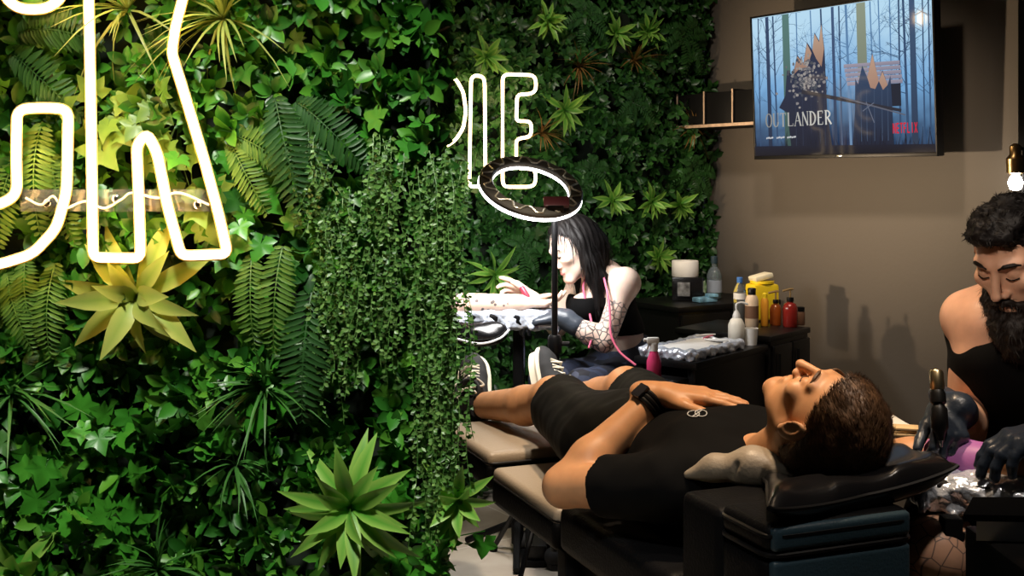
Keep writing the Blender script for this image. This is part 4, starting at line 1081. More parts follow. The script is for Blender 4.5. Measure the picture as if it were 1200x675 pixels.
for x, y, k, L, m, lab in (
    (262, 22, 34, .15, 'grass_y', 'pale yellow grass tuft right of the slanting neon leg'),
    (150, 12, 22, .13, 'grass_y', 'pale grass tuft between the neon stem and the slanting leg'),
    (14, 462, 30, .13, 'grass', 'dark grass tuft below the hanging pale ferns, at the frame edge'),
    (312, 455, 32, .12, 'grass', 'dark grass tuft left of the trailing leaves'),
    (186, 668, 30, .11, 'grass', 'grass tuft low between the two lowest rosette plants'),
    (276, 545, 18, .09, 'grass', 'small grass tuft above the big spiky green rosette, to its left')):
    plant('grass_tuft', lab, 'plant', G2, m, lambda S: tuft(S, nearp(x, y, .05), NN, k, L, .0055))
for fr_, m, lab in (
    ([((296, 296), (.05, 0, -1), .11), ((332, 286), (-.10, 0, -1), .125)], 'fern', 'pair of pale fern fronds hanging right of the near neon foot'),
    ([((322, 112), (.35, 0, -1), .15), ((362, 128), (.1, 0, -1), .12), ((345, 118), (.9, 0, -.5), .13)], 'fern_d', 'dark fern with drooping fronds above the trailing leaves'),
    ([((272, 158), (1, 0, -.25), .11), ((268, 165), (.7, 0, -.9), .10)], 'fern', 'pale fern reaching right from beside the slanting neon leg'),
    ([((30, 300), (.2, 0, -1), .10), ((66, 306), (-.05, 0, -1), .11), ((8, 318), (.5, 0, -1), .10)], 'fern', 'yellow-lit fern hanging under the near neon curve'),
    ([((368, 330), (-.1, 0, -1), .16), ((385, 372), (-.3, 0, -1), .12)], 'fern_d', 'dark hanging fern left of the trailing leaves'),
    ([((50, 142), (.0, 0, -1), .13), ((28, 170), (-.3, 0, -1), .12), ((60, 180), (.4, 0, -1), .11)], 'fern', 'bright fern framed inside the near neon hook'),
    ([((20, 40), (.9, 0, .2), .14), ((10, 60), (.8, 0, -.4), .13)], 'fern_d', 'dark fern above the near neon hook')):
    def mk(S):
        for (x, y), d, L in fr_: frond(S, nearp(x, y, .055), NN, d, L, L * .26)
    plant('fern', lab, 'fern', G3, m, mk)
for x, y, k, m, lab in (
    (128, 505, 8, 'ivy', 'star-leaved ivy spray under the big yellow-green rosette'), (52, 560, 7, 'ivy', 'star-leaved ivy spray above the broad-leaved low rosette'),
    (112, 598, 6, 'ivy', 'star-leaved ivy spray left of the low middle grass tuft'), (246, 468, 6, 'ivy', 'star-leaved ivy spray left of the dark grass tuft'),
    (455, 545, 6, 'ivy', 'star-leaved ivy spray above the big spiky green rosette'), (222, 232, 7, 'ivy_y', 'light ivy spray inside the slanting neon leg'),
    (205, 140, 7, 'ivy_y', 'light ivy spray beside the upper slanting neon leg'), (296, 258, 7, 'ivy', 'ivy spray between the neon foot and the dark fern'),
    (130, 130, 6, 'ivy_y', 'light ivy spray close right of the neon stem'), (500, 640, 6, 'ivy', 'ivy spray right of the big spiky green rosette')):
    plant('ivy_spray', lab, 'plant', G4, m, lambda S: ivy(S, nearp(x, y, .05), NN, k + 5, .034, .046))
for x, y, k, sp_, L, lab in (
    (405, 232, 26, .022, .30, 'trailing plant with tiny pale leaflets hanging left of the partition end'),
    (452, 168, 26, .022, .34, 'trailing plant with tiny leaflets, second from the partition end'),
    (516, 188, 40, .016, .56, 'longest trailing plant, hanging down the partition end'),
    (375, 168, 14, .02, .16, 'short trailing plant under the dark fern')):
    plant('trailing_plant', lab, 'plant', G5, 'trail', lambda S: trailing(S, nearp(x, y, .06), NN, k, sp_, L))

H1, H2, H3 = 'rosette plants on the far wall', 'ferns on the far wall', 'russet tufts on the far wall'
for x, y, L, lab in (
    (720, 38, .105, 'spiky rosette plant high on the far wall, left of its twin'), (758, 36, .10, 'spiky rosette plant high on the far wall, right of its twin'),
    (578, 322, .15, 'wide rosette plant behind the pale tattooed arm'), (716, 234, .115, 'spiky rosette plant on the far wall above the dark-haired head'),
    (762, 236, .11, 'spiky rosette plant on the far wall right of the one above the dark hair'), (660, 128, .14, 'rosette plant right of the far neon letter E'),
    (795, 240, .10, 'rosette plant nearest the corner, below the cubby shelf'), (568, 66, .12, 'rosette plant above the far neon letters'), (770, 300, .10, 'rosette plant low on the far wall above the paper roll'), (640, 24, .11, 'rosette plant at the ceiling end above the far neon E')):
    plant('rosette_plant', lab, 'plant', H1, 'rose', lambda S: rosette(S, farp(x, y), BN, 18, L, .026, .2))
for x, y, L, lab in ((684, 20, .15, 'fern high on the far wall left of the twin rosettes'), (800, 44, .16, 'fern high in the far corner above the cubby shelf'), (812, 200, .15, 'fern in the far corner below the cubby shelf'), (690, 200, .13, 'fern between the ring light and the lower rosettes'), (612, 292, .13, 'fern below the ring light on the far wall'), (742, 120, .13, 'fern in the middle of the far wall')):
    def mk(S):
        for k in range(6):
            a = .3 + k * 1.05 + PR.uniform(-.2, .2); n0, a0, up = basis(BN); frond(S, farp(x, y, .07), BN, a0 * math.cos(a) + up * math.sin(a), L * PR.uniform(.7, 1.1), L * .24, k=14)
    plant('fern', lab, 'fern', H2, 'fern_d', mk)
for x, y, lab in ((678, 78, 'russet grass tuft above the far rosette beside the E'), (634, 156, 'russet grass tuft touching the right side of the far E'), (812, 150, 'russet grass tuft just under the cubby shelf'), (742, 72, 'russet grass tuft under the high twin rosettes')):
    plant('russet_tuft', lab, 'plant', H3, 'rust', lambda S: tuft(S, farp(x, y, .07), BN, 26, .15, .008, .4))

# ================================================================ neon lettering
M['neon'] = mat('warm white neon', (1, .9, .7), emit=(1.0, .60, .20), estr=26.0)
M['neon_far'] = mat('far warm neon', (1, .9, .7), emit=(1.0, .72, .36), estr=7)
M['acrylic'] = mat('clear acrylic', (.9, .92, .92), rough=.04, trans=.92, ior=1.3)
M['holder'] = mat('clear clip', (.6, .55, .45), rough=.2)
def near_neon(pts, D=1.715): return [at(x, y, D) for x, y in pts]
ng = thing('neon_sign', 'large warm white neon lettering glowing on the near planted partition', 'neon sign', tuple(at(130, 200, 1.74)))
R_ = 0.0064
def corner(pts, r=14, n=5, closed=False):
    """rounds the corners of a pixel path"""
    out = []; N = len(pts); idx = range(N) if closed else range(1, N - 1)
    if not closed: out.append(pts[0])
    for i in idx:
        a, b, c = Vector(pts[i - 1]), Vector(pts[i]), Vector(pts[(i + 1) % N])
        d1, d2 = (a - b), (c - b); q1, q2 = b + d1.normalized() * min(r, d1.length * .45), b + d2.normalized() * min(r, d2.length * .45)
        for k in range(n + 1): t = k / n; out.append(tuple(q1 * (1 - t) ** 2 + b * 2 * t * (1 - t) + q2 * t * t))
    if not closed: out.append(pts[-1])
    return out
letterR = [(103, -150), (104, 0), (107, 150), (109, 302), (165, 303), (162, 215), (160, 170), (172, 156), (184, 178), (196, 240), (212, 300), (267, 298), (256, 250), (240, 190), (216, 110), (201, 62), (206, 30), (214, 0), (226, -60), (215, -140)]
MB().tube(near_neon(corner(letterR, 9, 4, closed=True)), R_, 10, closed=True).build('letter', M['neon'], ng)
hook = [(-90, 244), (-30, 243), (0, 240), (20, 228), (19, 180), (20, 128), (50, 126), (80, 128), (79, 185), (78, 225), (66, 268), (38, 298), (0, 310), (-60, 315), (-120, 300)]
MB().tube(near_neon(corner(hook, 12, 5)), R_, 10).build('letter', M['neon'], ng)
top = [(0, -60), (4, -4), (22, 11), (55, 11), (74, -4), (80, -60), (60, -120), (20, -120)]
MB().tube(near_neon(corner(top, 14, 5, closed=True)), R_, 10, closed=True).build('letter', M['neon'], ng)
ch = mat('warm glow edge', (.85, .55, .25), rough=.6)  # orange strip added behind the tubes to give them a warm glowing edge
for lp_ in (corner(letterR, 9, 4, closed=True), corner(hook, 12, 5), corner(top, 14, 5, closed=True)): MB().tube(near_neon(lp_, 1.727), .0088, 8, closed=lp_[0][0] > -80).build('glow_edge', ch, ng)
bar = MB(); c = at(140, 235, 1.742); bar.box(c, (.30, .006, .034), None, .002); bar.build('mounting_bar', M['acrylic'], ng)
cb = MB().tube(bez([at(x, y, 1.727) for x, y in ((30, 232), (48, 240), (62, 230), (75, 244), (100, 236), (122, 244), (142, 234), (155, 226), (185, 232), (210, 226), (245, 240))], 6), .0018, 6)
cb.build('cable', M['white'], ng)
for x, y in ((136, 233), (232, 240), (56, 238)): MB().lathe([(.006, 0), (.006, .004), (.003, .006)], at(x, y, 1.738), axis=(0, -1, 0), n=12).build('screw', M['chrome'], ng)
fg = thing('neon_sign', 'smaller warm white neon letters glowing on the far planted wall', 'neon sign', tuple(farp(590, 150, .12)))
def far_neon(pts): return [farp(x, y, .13) for x, y in pts]
for p, cl2 in (([(552, 92), (557, 88), (566, 90), (568, 96), (569, 218), (552, 219), (550, 215)], True),
          ([(589, 90), (594, 87), (624, 88), (628, 93), (628, 106), (622, 110), (606, 111), (605, 142), (620, 142), (623, 147), (622, 160), (605, 163), (605, 197), (625, 198), (628, 204), (627, 216), (621, 219), (592, 219), (589, 214)], True),
          ([(505, 88), (522, 87), (534, 92), (543, 108), (546, 130), (543, 150), (534, 164), (522, 172), (505, 174)], False),
          ([(505, 108), (522, 110), (529, 118), (531, 130), (528, 142), (520, 150), (505, 152)], False)):
    MB().tube(far_neon(corner(p, 5, 3, closed=cl2)), .0072, 8, closed=cl2).build('letter', M['neon_far'], fg)
# ================================================================ furniture and equipment
RB = Matrix((-LF, -U, ZZ)).transposed()          # bench axes: across, towards the feet, up
def bx(mb, l0, l1, t0, t1, z0, z1, bev=.015, seg=3):
    c = MP((t0 + t1) / 2, (l0 + l1) / 2, (z0 + z1) / 2); return mb.box(c, (abs(l1 - l0), abs(t1 - t0), abs(z1 - z0)), RB, bev, seg)
bench = thing('tattoo_bench', 'black padded tattoo bench with taupe cushions under the person lying down', 'bench', tuple(MP(.5, 0, 0)))
def pad(name, t0, t1, z0, z1, dz=0):
    p = bx(MB(), -.27, .27, t0, t1, z1 - .10, z1 - .028, .02).build(name, M['leather'], bench)
    bx(MB(), -.268, .268, t0 + .002, t1 - .002, z1 - .045, z1, .02, 4).build('cushion', M['tan'], p)
    e = MB(); z = z1 - .03
    q = [MP(t0, .268, z), MP(t1, .268, z), MP(t1, -.268, z), MP(t0, -.268, z)]
    e.tube(corner3(q, .03), .004, 6, closed=True); e.build('piping', M['black'], p); return p
def corner3(q, r, n=4):
    out = []; N = len(q)
    for i in range(N):
        a, b, c = q[i - 1], q[i], q[(i + 1) % N]; q1, q2 = b + (a - b).normalized() * r, b + (c - b).normalized() * r
        for k in range(n + 1): t = k / n; out.append(q1 * (1 - t) ** 2 + b * 2 * t * (1 - t) + q2 * t * t)
    return out
pad('leg_pad', 1.09, 1.50, .55, .622); pad('seat_pad', .64, 1.065, .53, .592)
bk = bx(MB(), -.25, .27, .10, .625, .50, .610, .03, 4).build('backrest', M['leather'], bench)
bx(MB(), -.045, .255, -.055, .085, .46, .775, .02, 3).build('shoulder_block', M['leather'], bench)  # black block added as the shaded flank behind the head section
hb = bx(MB(), -.045, .255, -.196, -.05, .46, .735, .03, 4).build('head_section', M['leather'], bench)
bx(MB(), -.035, .245, -.206, -.185, .47, .728, .010, 3).build('lit_front', M['navy'], hb)  # blue face on a black block: lit front, shaded sides put into the colours
bx(MB(), -.035, .245, -.206, -.185, .742, .783, .010, 3).build('lit_front', M['navy'], hb)
bx(MB(), -.043, .253, -.20, -.05, .737, .787, .022, 4).build('head_cushion', M['leather'], hb)
pp = MB()
for z in (.736, .768):
    q = [MP(-.203, -.043, z), MP(-.203, .253, z), MP(-.047, .253, z), MP(-.047, -.043, z)]; pp.tube(corner3(q, .03), .0045, 6, closed=True)
pp.build('piping', M['black'], hb)
bx(MB(), -.23, .23, .06, .60, .40, .50, .01).build('base_frame', M['matte_black'], bench)
bx(MB(), -.21, .21, -.02, .44, .02, .41, .02).build('pedestal', M['matte_black'], bench)
bx(MB(), -.26, .26, -.02, .50, 0, .03, .01).build('base_plate', M['black'], bench)
for l in (-.245, .245): bx(MB(), l - .022, l + .022, .585, .632, 0, .51, .006).build('leg', M['matte_black'], bench)
bx(MB(), -.03, .03, .62, 1.40, .465, .495, .006).build('rail', M['matte_black'], bench)
for l in (-.14, .14): bx(MB(), l - .015, l + .015, 1.0, 1.42, .495, .522, .005).build('rail', M['matte_black'], bench)
# head pillow and rolled neck cushion
M['gloss'] = mat('glossy black leatherette', (.006, .006, .007), rough=.25, spec=.5)
pA, pB, pC, pD = MP(-.215, .262, .822), at(1122, 546, 2.06), at(1046, 522, 2.34), at(880, 545, 2.36)
nu, nv = 48, 36; gu, gv = np.meshgrid(np.linspace(-1, 1, nu), np.linspace(-1, 1, nv), indexing='ij')
mid = sum(w[..., None] * A3(q) for w, q in (((1 - gu) * (1 - gv) / 4, pA), ((1 + gu) * (1 - gv) / 4, pB), ((1 + gu) * (1 + gv) / 4, pC), ((1 - gu) * (1 + gv) / 4, pD)))
puff = ((1 - gu ** 6) * (1 - gv ** 8)) ** .5
cxy = mid.mean((0, 1)); pin = .10 * (1 - np.abs(gu * gv)) * (np.maximum(np.abs(gu), np.abs(gv)) ** 6)
mid[..., :2] += (cxy[:2] - mid[..., :2]) * pin[..., None]
mid[..., 2] -= .022 * (1 - gu ** 2) ** .7
fold = .0035 * np.sin(gu * 9 + 3 * gv) * np.exp(-((gv + .9) / .45) ** 2) + .004 * np.sin(gu * 4 - gv * 7) * (np.abs(gu) > .35) * puff
dent = .030 * np.exp(-(((mid[..., 0] - H0.x) / .10) ** 2 + ((mid[..., 1] - H0.y - .02) / .11) ** 2))
tp, bt = mid.copy(), mid.copy(); tp[..., 2] += .036 * puff + fold - dent; bt[..., 2] -= .032 * puff
hz = A3(H0) - mid; 
vs = np.concatenate([tp.reshape(-1, 3), bt.reshape(-1, 3)]); fs = []
for a in range(nu - 1):
    for b in range(nv - 1):
        q0 = a * nv + b; fs += [(q0, q0 + nv, q0 + nv + 1, q0 + 1), (nu * nv + q0, nu * nv + q0 + 1, nu * nv + q0 + nv + 1, nu * nv + q0 + nv)]
pw = MB().add([tuple(q) for q in vs], fs)
rim = [mid[a, 0] for a in range(nu)] + [mid[-1, b] for b in range(1, nv)] + [mid[a, -1] for a in range(nu - 2, -1, -1)] + [mid[0, b] for b in range(nv - 2, 0, -1)]
pw = pw.build('pillow', M['gloss'], angle=80); tag(pw, 'glossy black pillow under the head of the person lying down', 'pillow')
MB().tube([tuple(q) for q in rim], .0042, 6, closed=True).build('piping', M['black'], pw)
B = Body()
nq = [at(806, 556, 2.27), at(838, 548, 2.25), at(880, 547, 2.22), at(940, 556, 2.19)]
for (a, ra), (b2, rb) in zip(zip(nq, (.009, .024, .036, .036)), zip(nq[1:], (.024, .036, .036, .03))): B.limb(a, b2, ra, rb, k=.02)
B.limb(at(858, 560, 2.20), at(864, 545, 2.20), .006, .004, k=.010, sub=True)
v, f = B.mesh(.0045, noise=lambda P: wob(P, 40, .0015, 2)); tag(np_obj('neck_cushion', v, f, M['tan']), 'taupe rolled neck cushion between the black t-shirt shoulder and pillow', 'cushion')

def stool(x, y, z, label):
    t = thing('stool', label, 'stool', (x, y, 0), 'round work stools')
    MB().lathe([(.02, z - .07), (.16, z - .068), (.175, z - .045), (.175, z - .02), (.16, z), (.02, z + .004)], (x, y, 0), n=32).build('seat', M['leather'], t)
    MB().lathe([(.025, .06), (.025, z - .2), (.016, z - .2), (.016, z - .06)], (x, y, 0), n=16).build('column', M['chrome'], t)
    for k in range(5):
        a = 6.283 * k / 5 + .3; e = V(x + .25 * math.cos(a), y + .25 * math.sin(a), .065)
        l = MB().tube([V(x, y, .085), e], [.02, .013], 8).build('leg', M['black'], t)
        MB().lathe([(.024, -.011), (.026, -.006), (.026, .006), (.024, .011)], e - V(0, 0, .037), axis=(math.sin(a), -math.cos(a), 0), n=16).tube([e, e - V(0, 0, .035)], .006, 6).build('caster', M['matte_black'], l)
stool(1.10, 2.60, .518, 'black round stool under the bearded person in the tank top'); stool(.45, 4.36, .506, 'black round stool under the dark-haired person'); stool(-.75, 4.08, .462, 'black round stool behind the planted partition')

# ---- armrests with cling film
M['film'] = mat('crumpled cling film', (.74, .80, .92), rough=.2, metal=.45, spec=.9, bump=.9, bscale=38)
def armrest(c, dirv, L, W, label, px, film_drop):
    dv = V(*dirv).normalized(); sd = ZZ.cross(dv); R = Matrix((dv, sd, ZZ)).transposed(); c = Vector(c)
    t = thing('armrest', label, 'armrest', (px[0], px[1], 0))
    MB().box(c, (L, W, .055), R, .022, 4).build('pad', M['leather'], t)
    B = Body(); B.limb(c - dv * (L / 2 - .03), c + dv * (L / 2 - .03), .05, .05, k=.02, squash=(tuple(ZZ), .72))
    for k in range(5): a = c + dv * (L * (-.42 + .21 * k)) - sd * .04; B.limb(a, a - sd * .035 - ZZ * film_drop * (.5 + .5 * math.sin(k * 2.1) ** 2), .020, .006, k=.02)
    B.limb(c - dv * (L / 2 - .04) - sd * W * .25, c + dv * (L / 2 - .04) - sd * W * .25, .034, .034, k=.02); B.limb(c - dv * (L / 2 - .04) + sd * W * .25, c + dv * (L / 2 - .04) + sd * W * .25, .034, .034, k=.02)
    v, f = B.mesh(.0045, noise=lambda P: wob(P, 75, .004, 4) + wob(P, 160, .002, 1)); np_obj('plastic_wrap', v, f, M['film'], t)
    MB().box((px[0], px[1], (c.z + .25) / 2), (.034, .034, c.z - .30), None, .004).build('post', M['matte_black'], t)
    MB().tube([V(px[0] + .022, px[1] - .016, .2), V(px[0] + .022, px[1] - .016, c.z - .05)], .006, 8).build('adjuster_rod', M['chrome'], t)
    MB().tube([V(px[0], px[1], .04), V(px[0], px[1], .3)], .022, 12).build('column', M['matte_black'], t)
    for k in range(3): a = 6.283 * k / 3 + .5; MB().tube([V(px[0], px[1], .12), V(px[0] + .22 * math.cos(a), px[1] + .22 * math.sin(a), .015)], [.014, .012], 8).build('leg', M['matte_black'], t)
    return t
armrest((.895, 2.165, .768), (.85, -.45, 0), .26, .12, 'film-wrapped armrest under the arm with the purple stencil', (.80, 2.10), .05)
ar2 = armrest((-.02, 4.15, .853), (1, .0, 0), .42, .12, 'film-wrapped black armrest under the pale tattooed arm', (.02, 4.17), .045)
B = Body(); bc = at(562, 392, 4.08); B.ell(bc, (.10, .06, .042), k=.02); B.limb(bc + V(-.07, 0, .01), bc + V(.075, 0, .018), .036, .022, k=.02); v, f = B.mesh(.005, noise=lambda P: wob(P, 40, .003, 2))
np_obj('end_cushion', v, f, M['gloss'], ar2)
MB().tube(bez([bc + V(-.09, -.055, -.005), bc + V(0, -.072, -.022), bc + V(.07, -.05, -.008), bc + V(.105, -.02, .02)], 8), .004, 6).build('piping', M['white'], ar2)

# ---- supply cabinet and tray by the frame edge
t = thing('cabinet', 'black supply cabinet in front of the bearded person', 'cabinet', (.93, 1.80, 0))
RCB = Matrix.Rotation(math.radians(0), 3, 'Z')
MB().box((.945, 1.79, .394), (.40, .22, .788), None, .01).build('body', M['black'], t)
for z in (.2, .46, .68):
    d_ = MB().box((.945, 1.677, z), (.38, .012, .2), None, .004).build('drawer', M['black'], t); MB().tube([(.88, 1.665, z + .05), (1.01, 1.665, z + .05)], .006, 8).build('handle', M['chrome'], d_)
tr = MB().prism([(-.115, .0), (.30, -.03), (.30, .10), (-.06, .10)], (1, 0, 0), (0, 1, 0), (0, 0, 1), (.82, 1.80, .823), .010)
tt = tr.build('tray', mat('dull black tray', (.003, .003, .003), rough=.8, spec=.04), None, smooth=False); tag(tt, 'thin black-topped tray on the supply cabinet at the frame edge', 'tray')
MB().prism([(-.09, .012), (.29, -.015), (.29, .09), (-.05, .09)], (1, 0, 0), (0, 1, 0), (.02, 0, 1), (.82, 1.80, .7885), .0344).build('tray_body', mat('grey plastic', (.6, .58, .55), rough=.5), tt, smooth=False)

# ---- white side table with boards
t = thing('side_table', 'small white paper-covered side table behind the glossy pillow', 'table', (.79, 2.66, 0))
MB().box((.80, 2.645, .785), (.23, .24, .016), None, .004).build('table_top', M['white'], t)
MB().tube([(.79, 2.70, .02), (.79, 2.70, .78)], .016, 12).build('post', M['chrome'], t); MB().lathe([(.13, 0), (.13, .012), (.02, .025)], (.79, 2.70, 0), n=24).build('base', M['black'], t)
tag(MB().box((.80, 2.655, .7955), (.21, .20, .004), Matrix.Rotation(.1, 3, 'Z'), .001).build('paper_sheet', M['paper']), 'white paper sheet lying on the small side table', 'paper')
for k, (dx, r, lab) in enumerate(((0, .18, 'lowest of the thin kraft boards on the small side table'), (.012, .10, 'middle one of the thin kraft boards on the small side table'), (.02, .26, 'topmost of the thin kraft boards on the small side table'))):
    tag(MB().box((.815 + dx, 2.55, .7965 + .0065 * k), (.18, .045, .005), Matrix.Rotation(-r, 3, 'Z'), .001).build('wooden_board', M['card']), lab, 'board', 'kraft boards')

# ---- tattoo machine in the right glove
m0, m1 = at(1097, 434, 2.235), at(1103, 524, 2.19)
t = thing('tattoo_machine', 'gold-capped black tattoo machine in the black glove', 'tattoo machine', tuple(m1))
dv = (m1 - m0).normalized(); Ln = (m1 - m0).length
MB().lathe([(.011, 0), (.0135, .004), (.0135, .034), (.012, .038)], m0, axis=dv, n=20).build('battery_cap', mat('gold metal', (.62, .50, .30), rough=.3, metal=1), t)
MB().lathe([(.012, .038), (.015, .045), (.015, .062), (.011, .066), (.016, .074), (.016, Ln * .75), (.010, Ln * .82), (.006, Ln * .92)], m0, axis=dv, n=20).build('grip', M['black'], t)
MB().lathe([(.0045, Ln * .92), (.0025, Ln)], m0, axis=dv, n=10).build('needle_tube', M['chrome'], t)
m0, m1 = at(599, 327, 4.19), at(614, 352, 4.16)
t = thing('tattoo_pen', 'small reddish tattoo pen in the raised bare hand', 'tattoo pen', tuple(m1)); dv = (m1 - m0).normalized(); Ln = (m1 - m0).length
MB().lathe([(.008, Ln * .35), (.011, Ln * .42), (.011, Ln * .8), (.006, Ln * .95)], m0 + V(.02, -.02, 0), axis=dv, n=14).build('grip', mat('dark red', (.30, .03, .06), rough=.35), t)
MB().lathe([(.003, Ln * .95), (.0015, Ln * 1.15)], m0 + V(.02, -.02, 0), axis=dv, n=8).build('needle_tube', M['chrome'], t)

# ---- pink cord round the neck
M['pink'] = mat('pink cable', (.72, .14, .24), rough=.45)
cd = MB().tube(bez([at(x, y, D) for x, y, D in ((694, 316, 4.30), (684, 332, 4.19), (686, 352, 4.15), (692, 372, 4.13), (694, 392, 4.05), (690, 408, 4.02))], 8), .0042, 8)
cd.tube(bez([at(x, y, D) for x, y, D in ((703, 309, 4.20), (708, 326, 4.12), (713, 350, 4.06), (715, 372, 4.03), (716, 392, 4.00), (726, 412, 3.97), (745, 428, 3.93))], 8), .0042, 8)
tag(cd.build('cord', M['pink']), 'pink cord hanging round the neck of the dark-haired person', 'cord')

# ---- ring light on its tripod
rn = V(-.19, .52, -.83).normalized(); rc = at(622, 220, 3.90)
t = thing('ring_light', 'tilted black ring light glowing white on a tall tripod stand', 'ring light', (.139, 3.9, 0))
M['ring'] = mat('ring diffuser', (1, 1, 1), emit=(1, .98, .96), estr=11)
M['housing'] = mat('glossy dark housing', (.13, .12, .10), rough=.3, spec=.7)
def ringlathe(r0, r1, h0, h1, m, name, par, n=64, e=.004):
    mb = MB(); q = V(0, 0, 1).rotation_difference(rn); pr = [(r0 + e, h0), (r1 - e, h0), (r1, h0 + e), (r1, h1 - e), (r1 - e, h1), (r0 + e, h1), (r0, h1 - e), (r0, h0 + e)]; vs = []; fs = []
    for k in range(n):
        a = 6.28318 * k / n
        for r, h in pr: vs.append(rc + q @ V(r * math.cos(a), r * math.sin(a), h))
    for k in range(n):
        for j in range(8): fs.append((k * 8 + j, k * 8 + (j + 1) % 8, ((k + 1) % n) * 8 + (j + 1) % 8, ((k + 1) % n) * 8 + j))
    return mb.add(vs, fs).build(name, m, par)
hs = ringlathe(.132, .179, -.014, .004, M['housing'], 'housing', t); ringlathe(.132, .1805, .004, .015, M['ring'], 'diffuser', t)
q = V(0, 0, 1).rotation_difference(rn); lb = MB(); zz = []
for k in range(56):
    a = 6.28318 * k / 56; r = .142 if k % 4 in (0, 1) else .170; zz.append(rc + q @ V(r * math.cos(a), r * math.sin(a), -.0155))
lb.tube(zz, .0038, 6, closed=True).build('coil_trace', mat('warm grey trace', (.62, .58, .45), rough=.3, metal=.3), hs)
pt = at(650, 250, 3.9)
lowp = rc + (V(pt.x, 3.9, pt.z) - rc)
MB().box(at(651, 243, 3.80), (.055, .05, .035), Matrix.Rotation(.4, 3, 'X'), .006).box(at(651, 250, 3.86), (.03, .07, .03), None, .006).build('bracket', M['black'], t)
MB().box(at(652, 237, 3.795), (.085, .012, .05), Matrix.Rotation(-.9, 3, 'X'), .004).build('phone_clamp', mat('dark red plastic', (.10, .02, .025), rough=.3), t)
MB().tube([V(pt.x, 3.9, pt.z + .01), V(pt.x, 3.9, .75)], .0105, 12).build('upper_tube', M['black'], t)
MB().tube([V(pt.x, 3.9, .80), V(pt.x, 3.9, .10)], .015, 12).build('lower_tube', M['black'], t)
MB().lathe([(.022, 0), (.024, .01), (.024, .05), (.018, .06)], (pt.x, 3.9, .77), n=16).tube([V(pt.x, 3.9, .80), V(pt.x + .05, 3.9, .80)], .008, 8).build('collar', M['black'], t)
for a in (2.18, 4.3, 6.25):
    e = V(pt.x + .37 * math.cos(a), 3.9 + .37 * math.sin(a), .012); l = MB().tube([V(pt.x, 3.9, .46), e], .009, 8).build('leg', M['black'], t)
    MB().lathe([(.014, -.012), (.015, 0), (.011, .02)], e, n=12).build('rubber_foot', M['matte_black'], l)
    MB().tube([V(pt.x, 3.9, .2), V(pt.x, 3.9, .46).lerp(e, .55)], .005, 6).build('brace', M['black'], t)

fp = thing('foot_pedal', 'black foot pedal on the tiled floor under the bench', 'pedal', (.085, 4.10, 0))
MB().box((.085, 4.10, .012), (.11, .16, .024), None, .006).build('base', M['matte_black'], fp); MB().box((.085, 4.09, .06), (.075, .13, .07), Matrix.Rotation(.25, 3, 'X'), .01).build('treadle', M['black'], fp)

# ---- counters against the taupe wall
e1, e2 = V(-.62, -.785, 0).normalized(), V(-.785, .62, 0).normalized(); PF = V(1.18, 4.59, 0); RD = Matrix((e1, e2, V(0, 0, -1))).transposed()
def dk_(s0, s1, w0, w1, z0, z1, mb=None, bev=.006): c = PF + e1 * (s0 + s1) / 2 + e2 * (w0 + w1) / 2; return (mb or MB()).box((c.x, c.y, (z0 + z1) / 2), (s1 - s0, w1 - w0, z1 - z0), RD, bev)
t = thing('cabinet', 'black cabinet crowded with bottles against the taupe wall', 'cabinet', tuple(PF + e1 * .17 + e2 * .2))
dk_(0, .34, 0, .40, .05, .745).build('body', M['black'], t); dk_(-.008, .348, -.008, .408, .745, .768).build('top', M['black'], t); dk_(.02, .32, .02, .38, 0, .05).build('plinth', M['matte_black'], t)
for s in (.01, .175): d_ = dk_(s, s + .155, -.014, 0.0, .08, .73).build('door', M['black'], t); h_ = PF + e1 * (s + .13) - e2 * .022; MB().tube([V(h_.x, h_.y, .60), V(h_.x, h_.y, .70)], .005, 8).build('handle', M['matte_black'], d_)
t = thing('work_table', 'narrow black work table holding the foil-edged tray', 'table', tuple(PF + e1 * .65 + e2 * .13))
dk_(.352, .90, 0, .25, .712, .738).build('table_top', M['black'], t); dk_(.36, .89, .01, .03, .30, .712).build('side_panel', M['black'], t); dk_(.36, .89, .22, .24, .30, .712).build('side_panel', M['black'], t)
dk_(.36, .89, .03, .22, .32, .345).build('shelf', M['black'], t); dk_(.895, 1.05, .03, .20, .665, .684).build('side_shelf', M['black'], t)
for s in (.38, .87):
    for w in (.03, .22): dk_(s - .015, s + .015, w - .015, w + .015, 0, .712).build('leg', M['matte_black'], t)
t = thing('cabinet', 'black corner cabinet where the planted wall meets the taupe wall', 'cabinet', tuple(C0 + WN * .34 + WD * .3))
def cb_(s0, s1, w0, w1, z0, z1): c = C0 + WN * (s0 + s1) / 2 + WD * (w0 + w1) / 2; return MB().box((c.x, c.y, (z0 + z1) / 2), (s1 - s0, w1 - w0, z1 - z0), Matrix((WN, WD, V(0, 0, -1))).transposed(), .006)
cb_(.03, .62, .12, .50, .04, .79).build('body', M['black'], t); cb_(.02, .63, .11, .512, .79, .815).build('top', M['black'], t); cb_(.05, .6, .14, .48, 0, .04).build('plinth', M['matte_black'], t)
for s in (.04, .33): cb_(s, s + .28, .50, .512, .08, .78).build('door', M['black'], t)

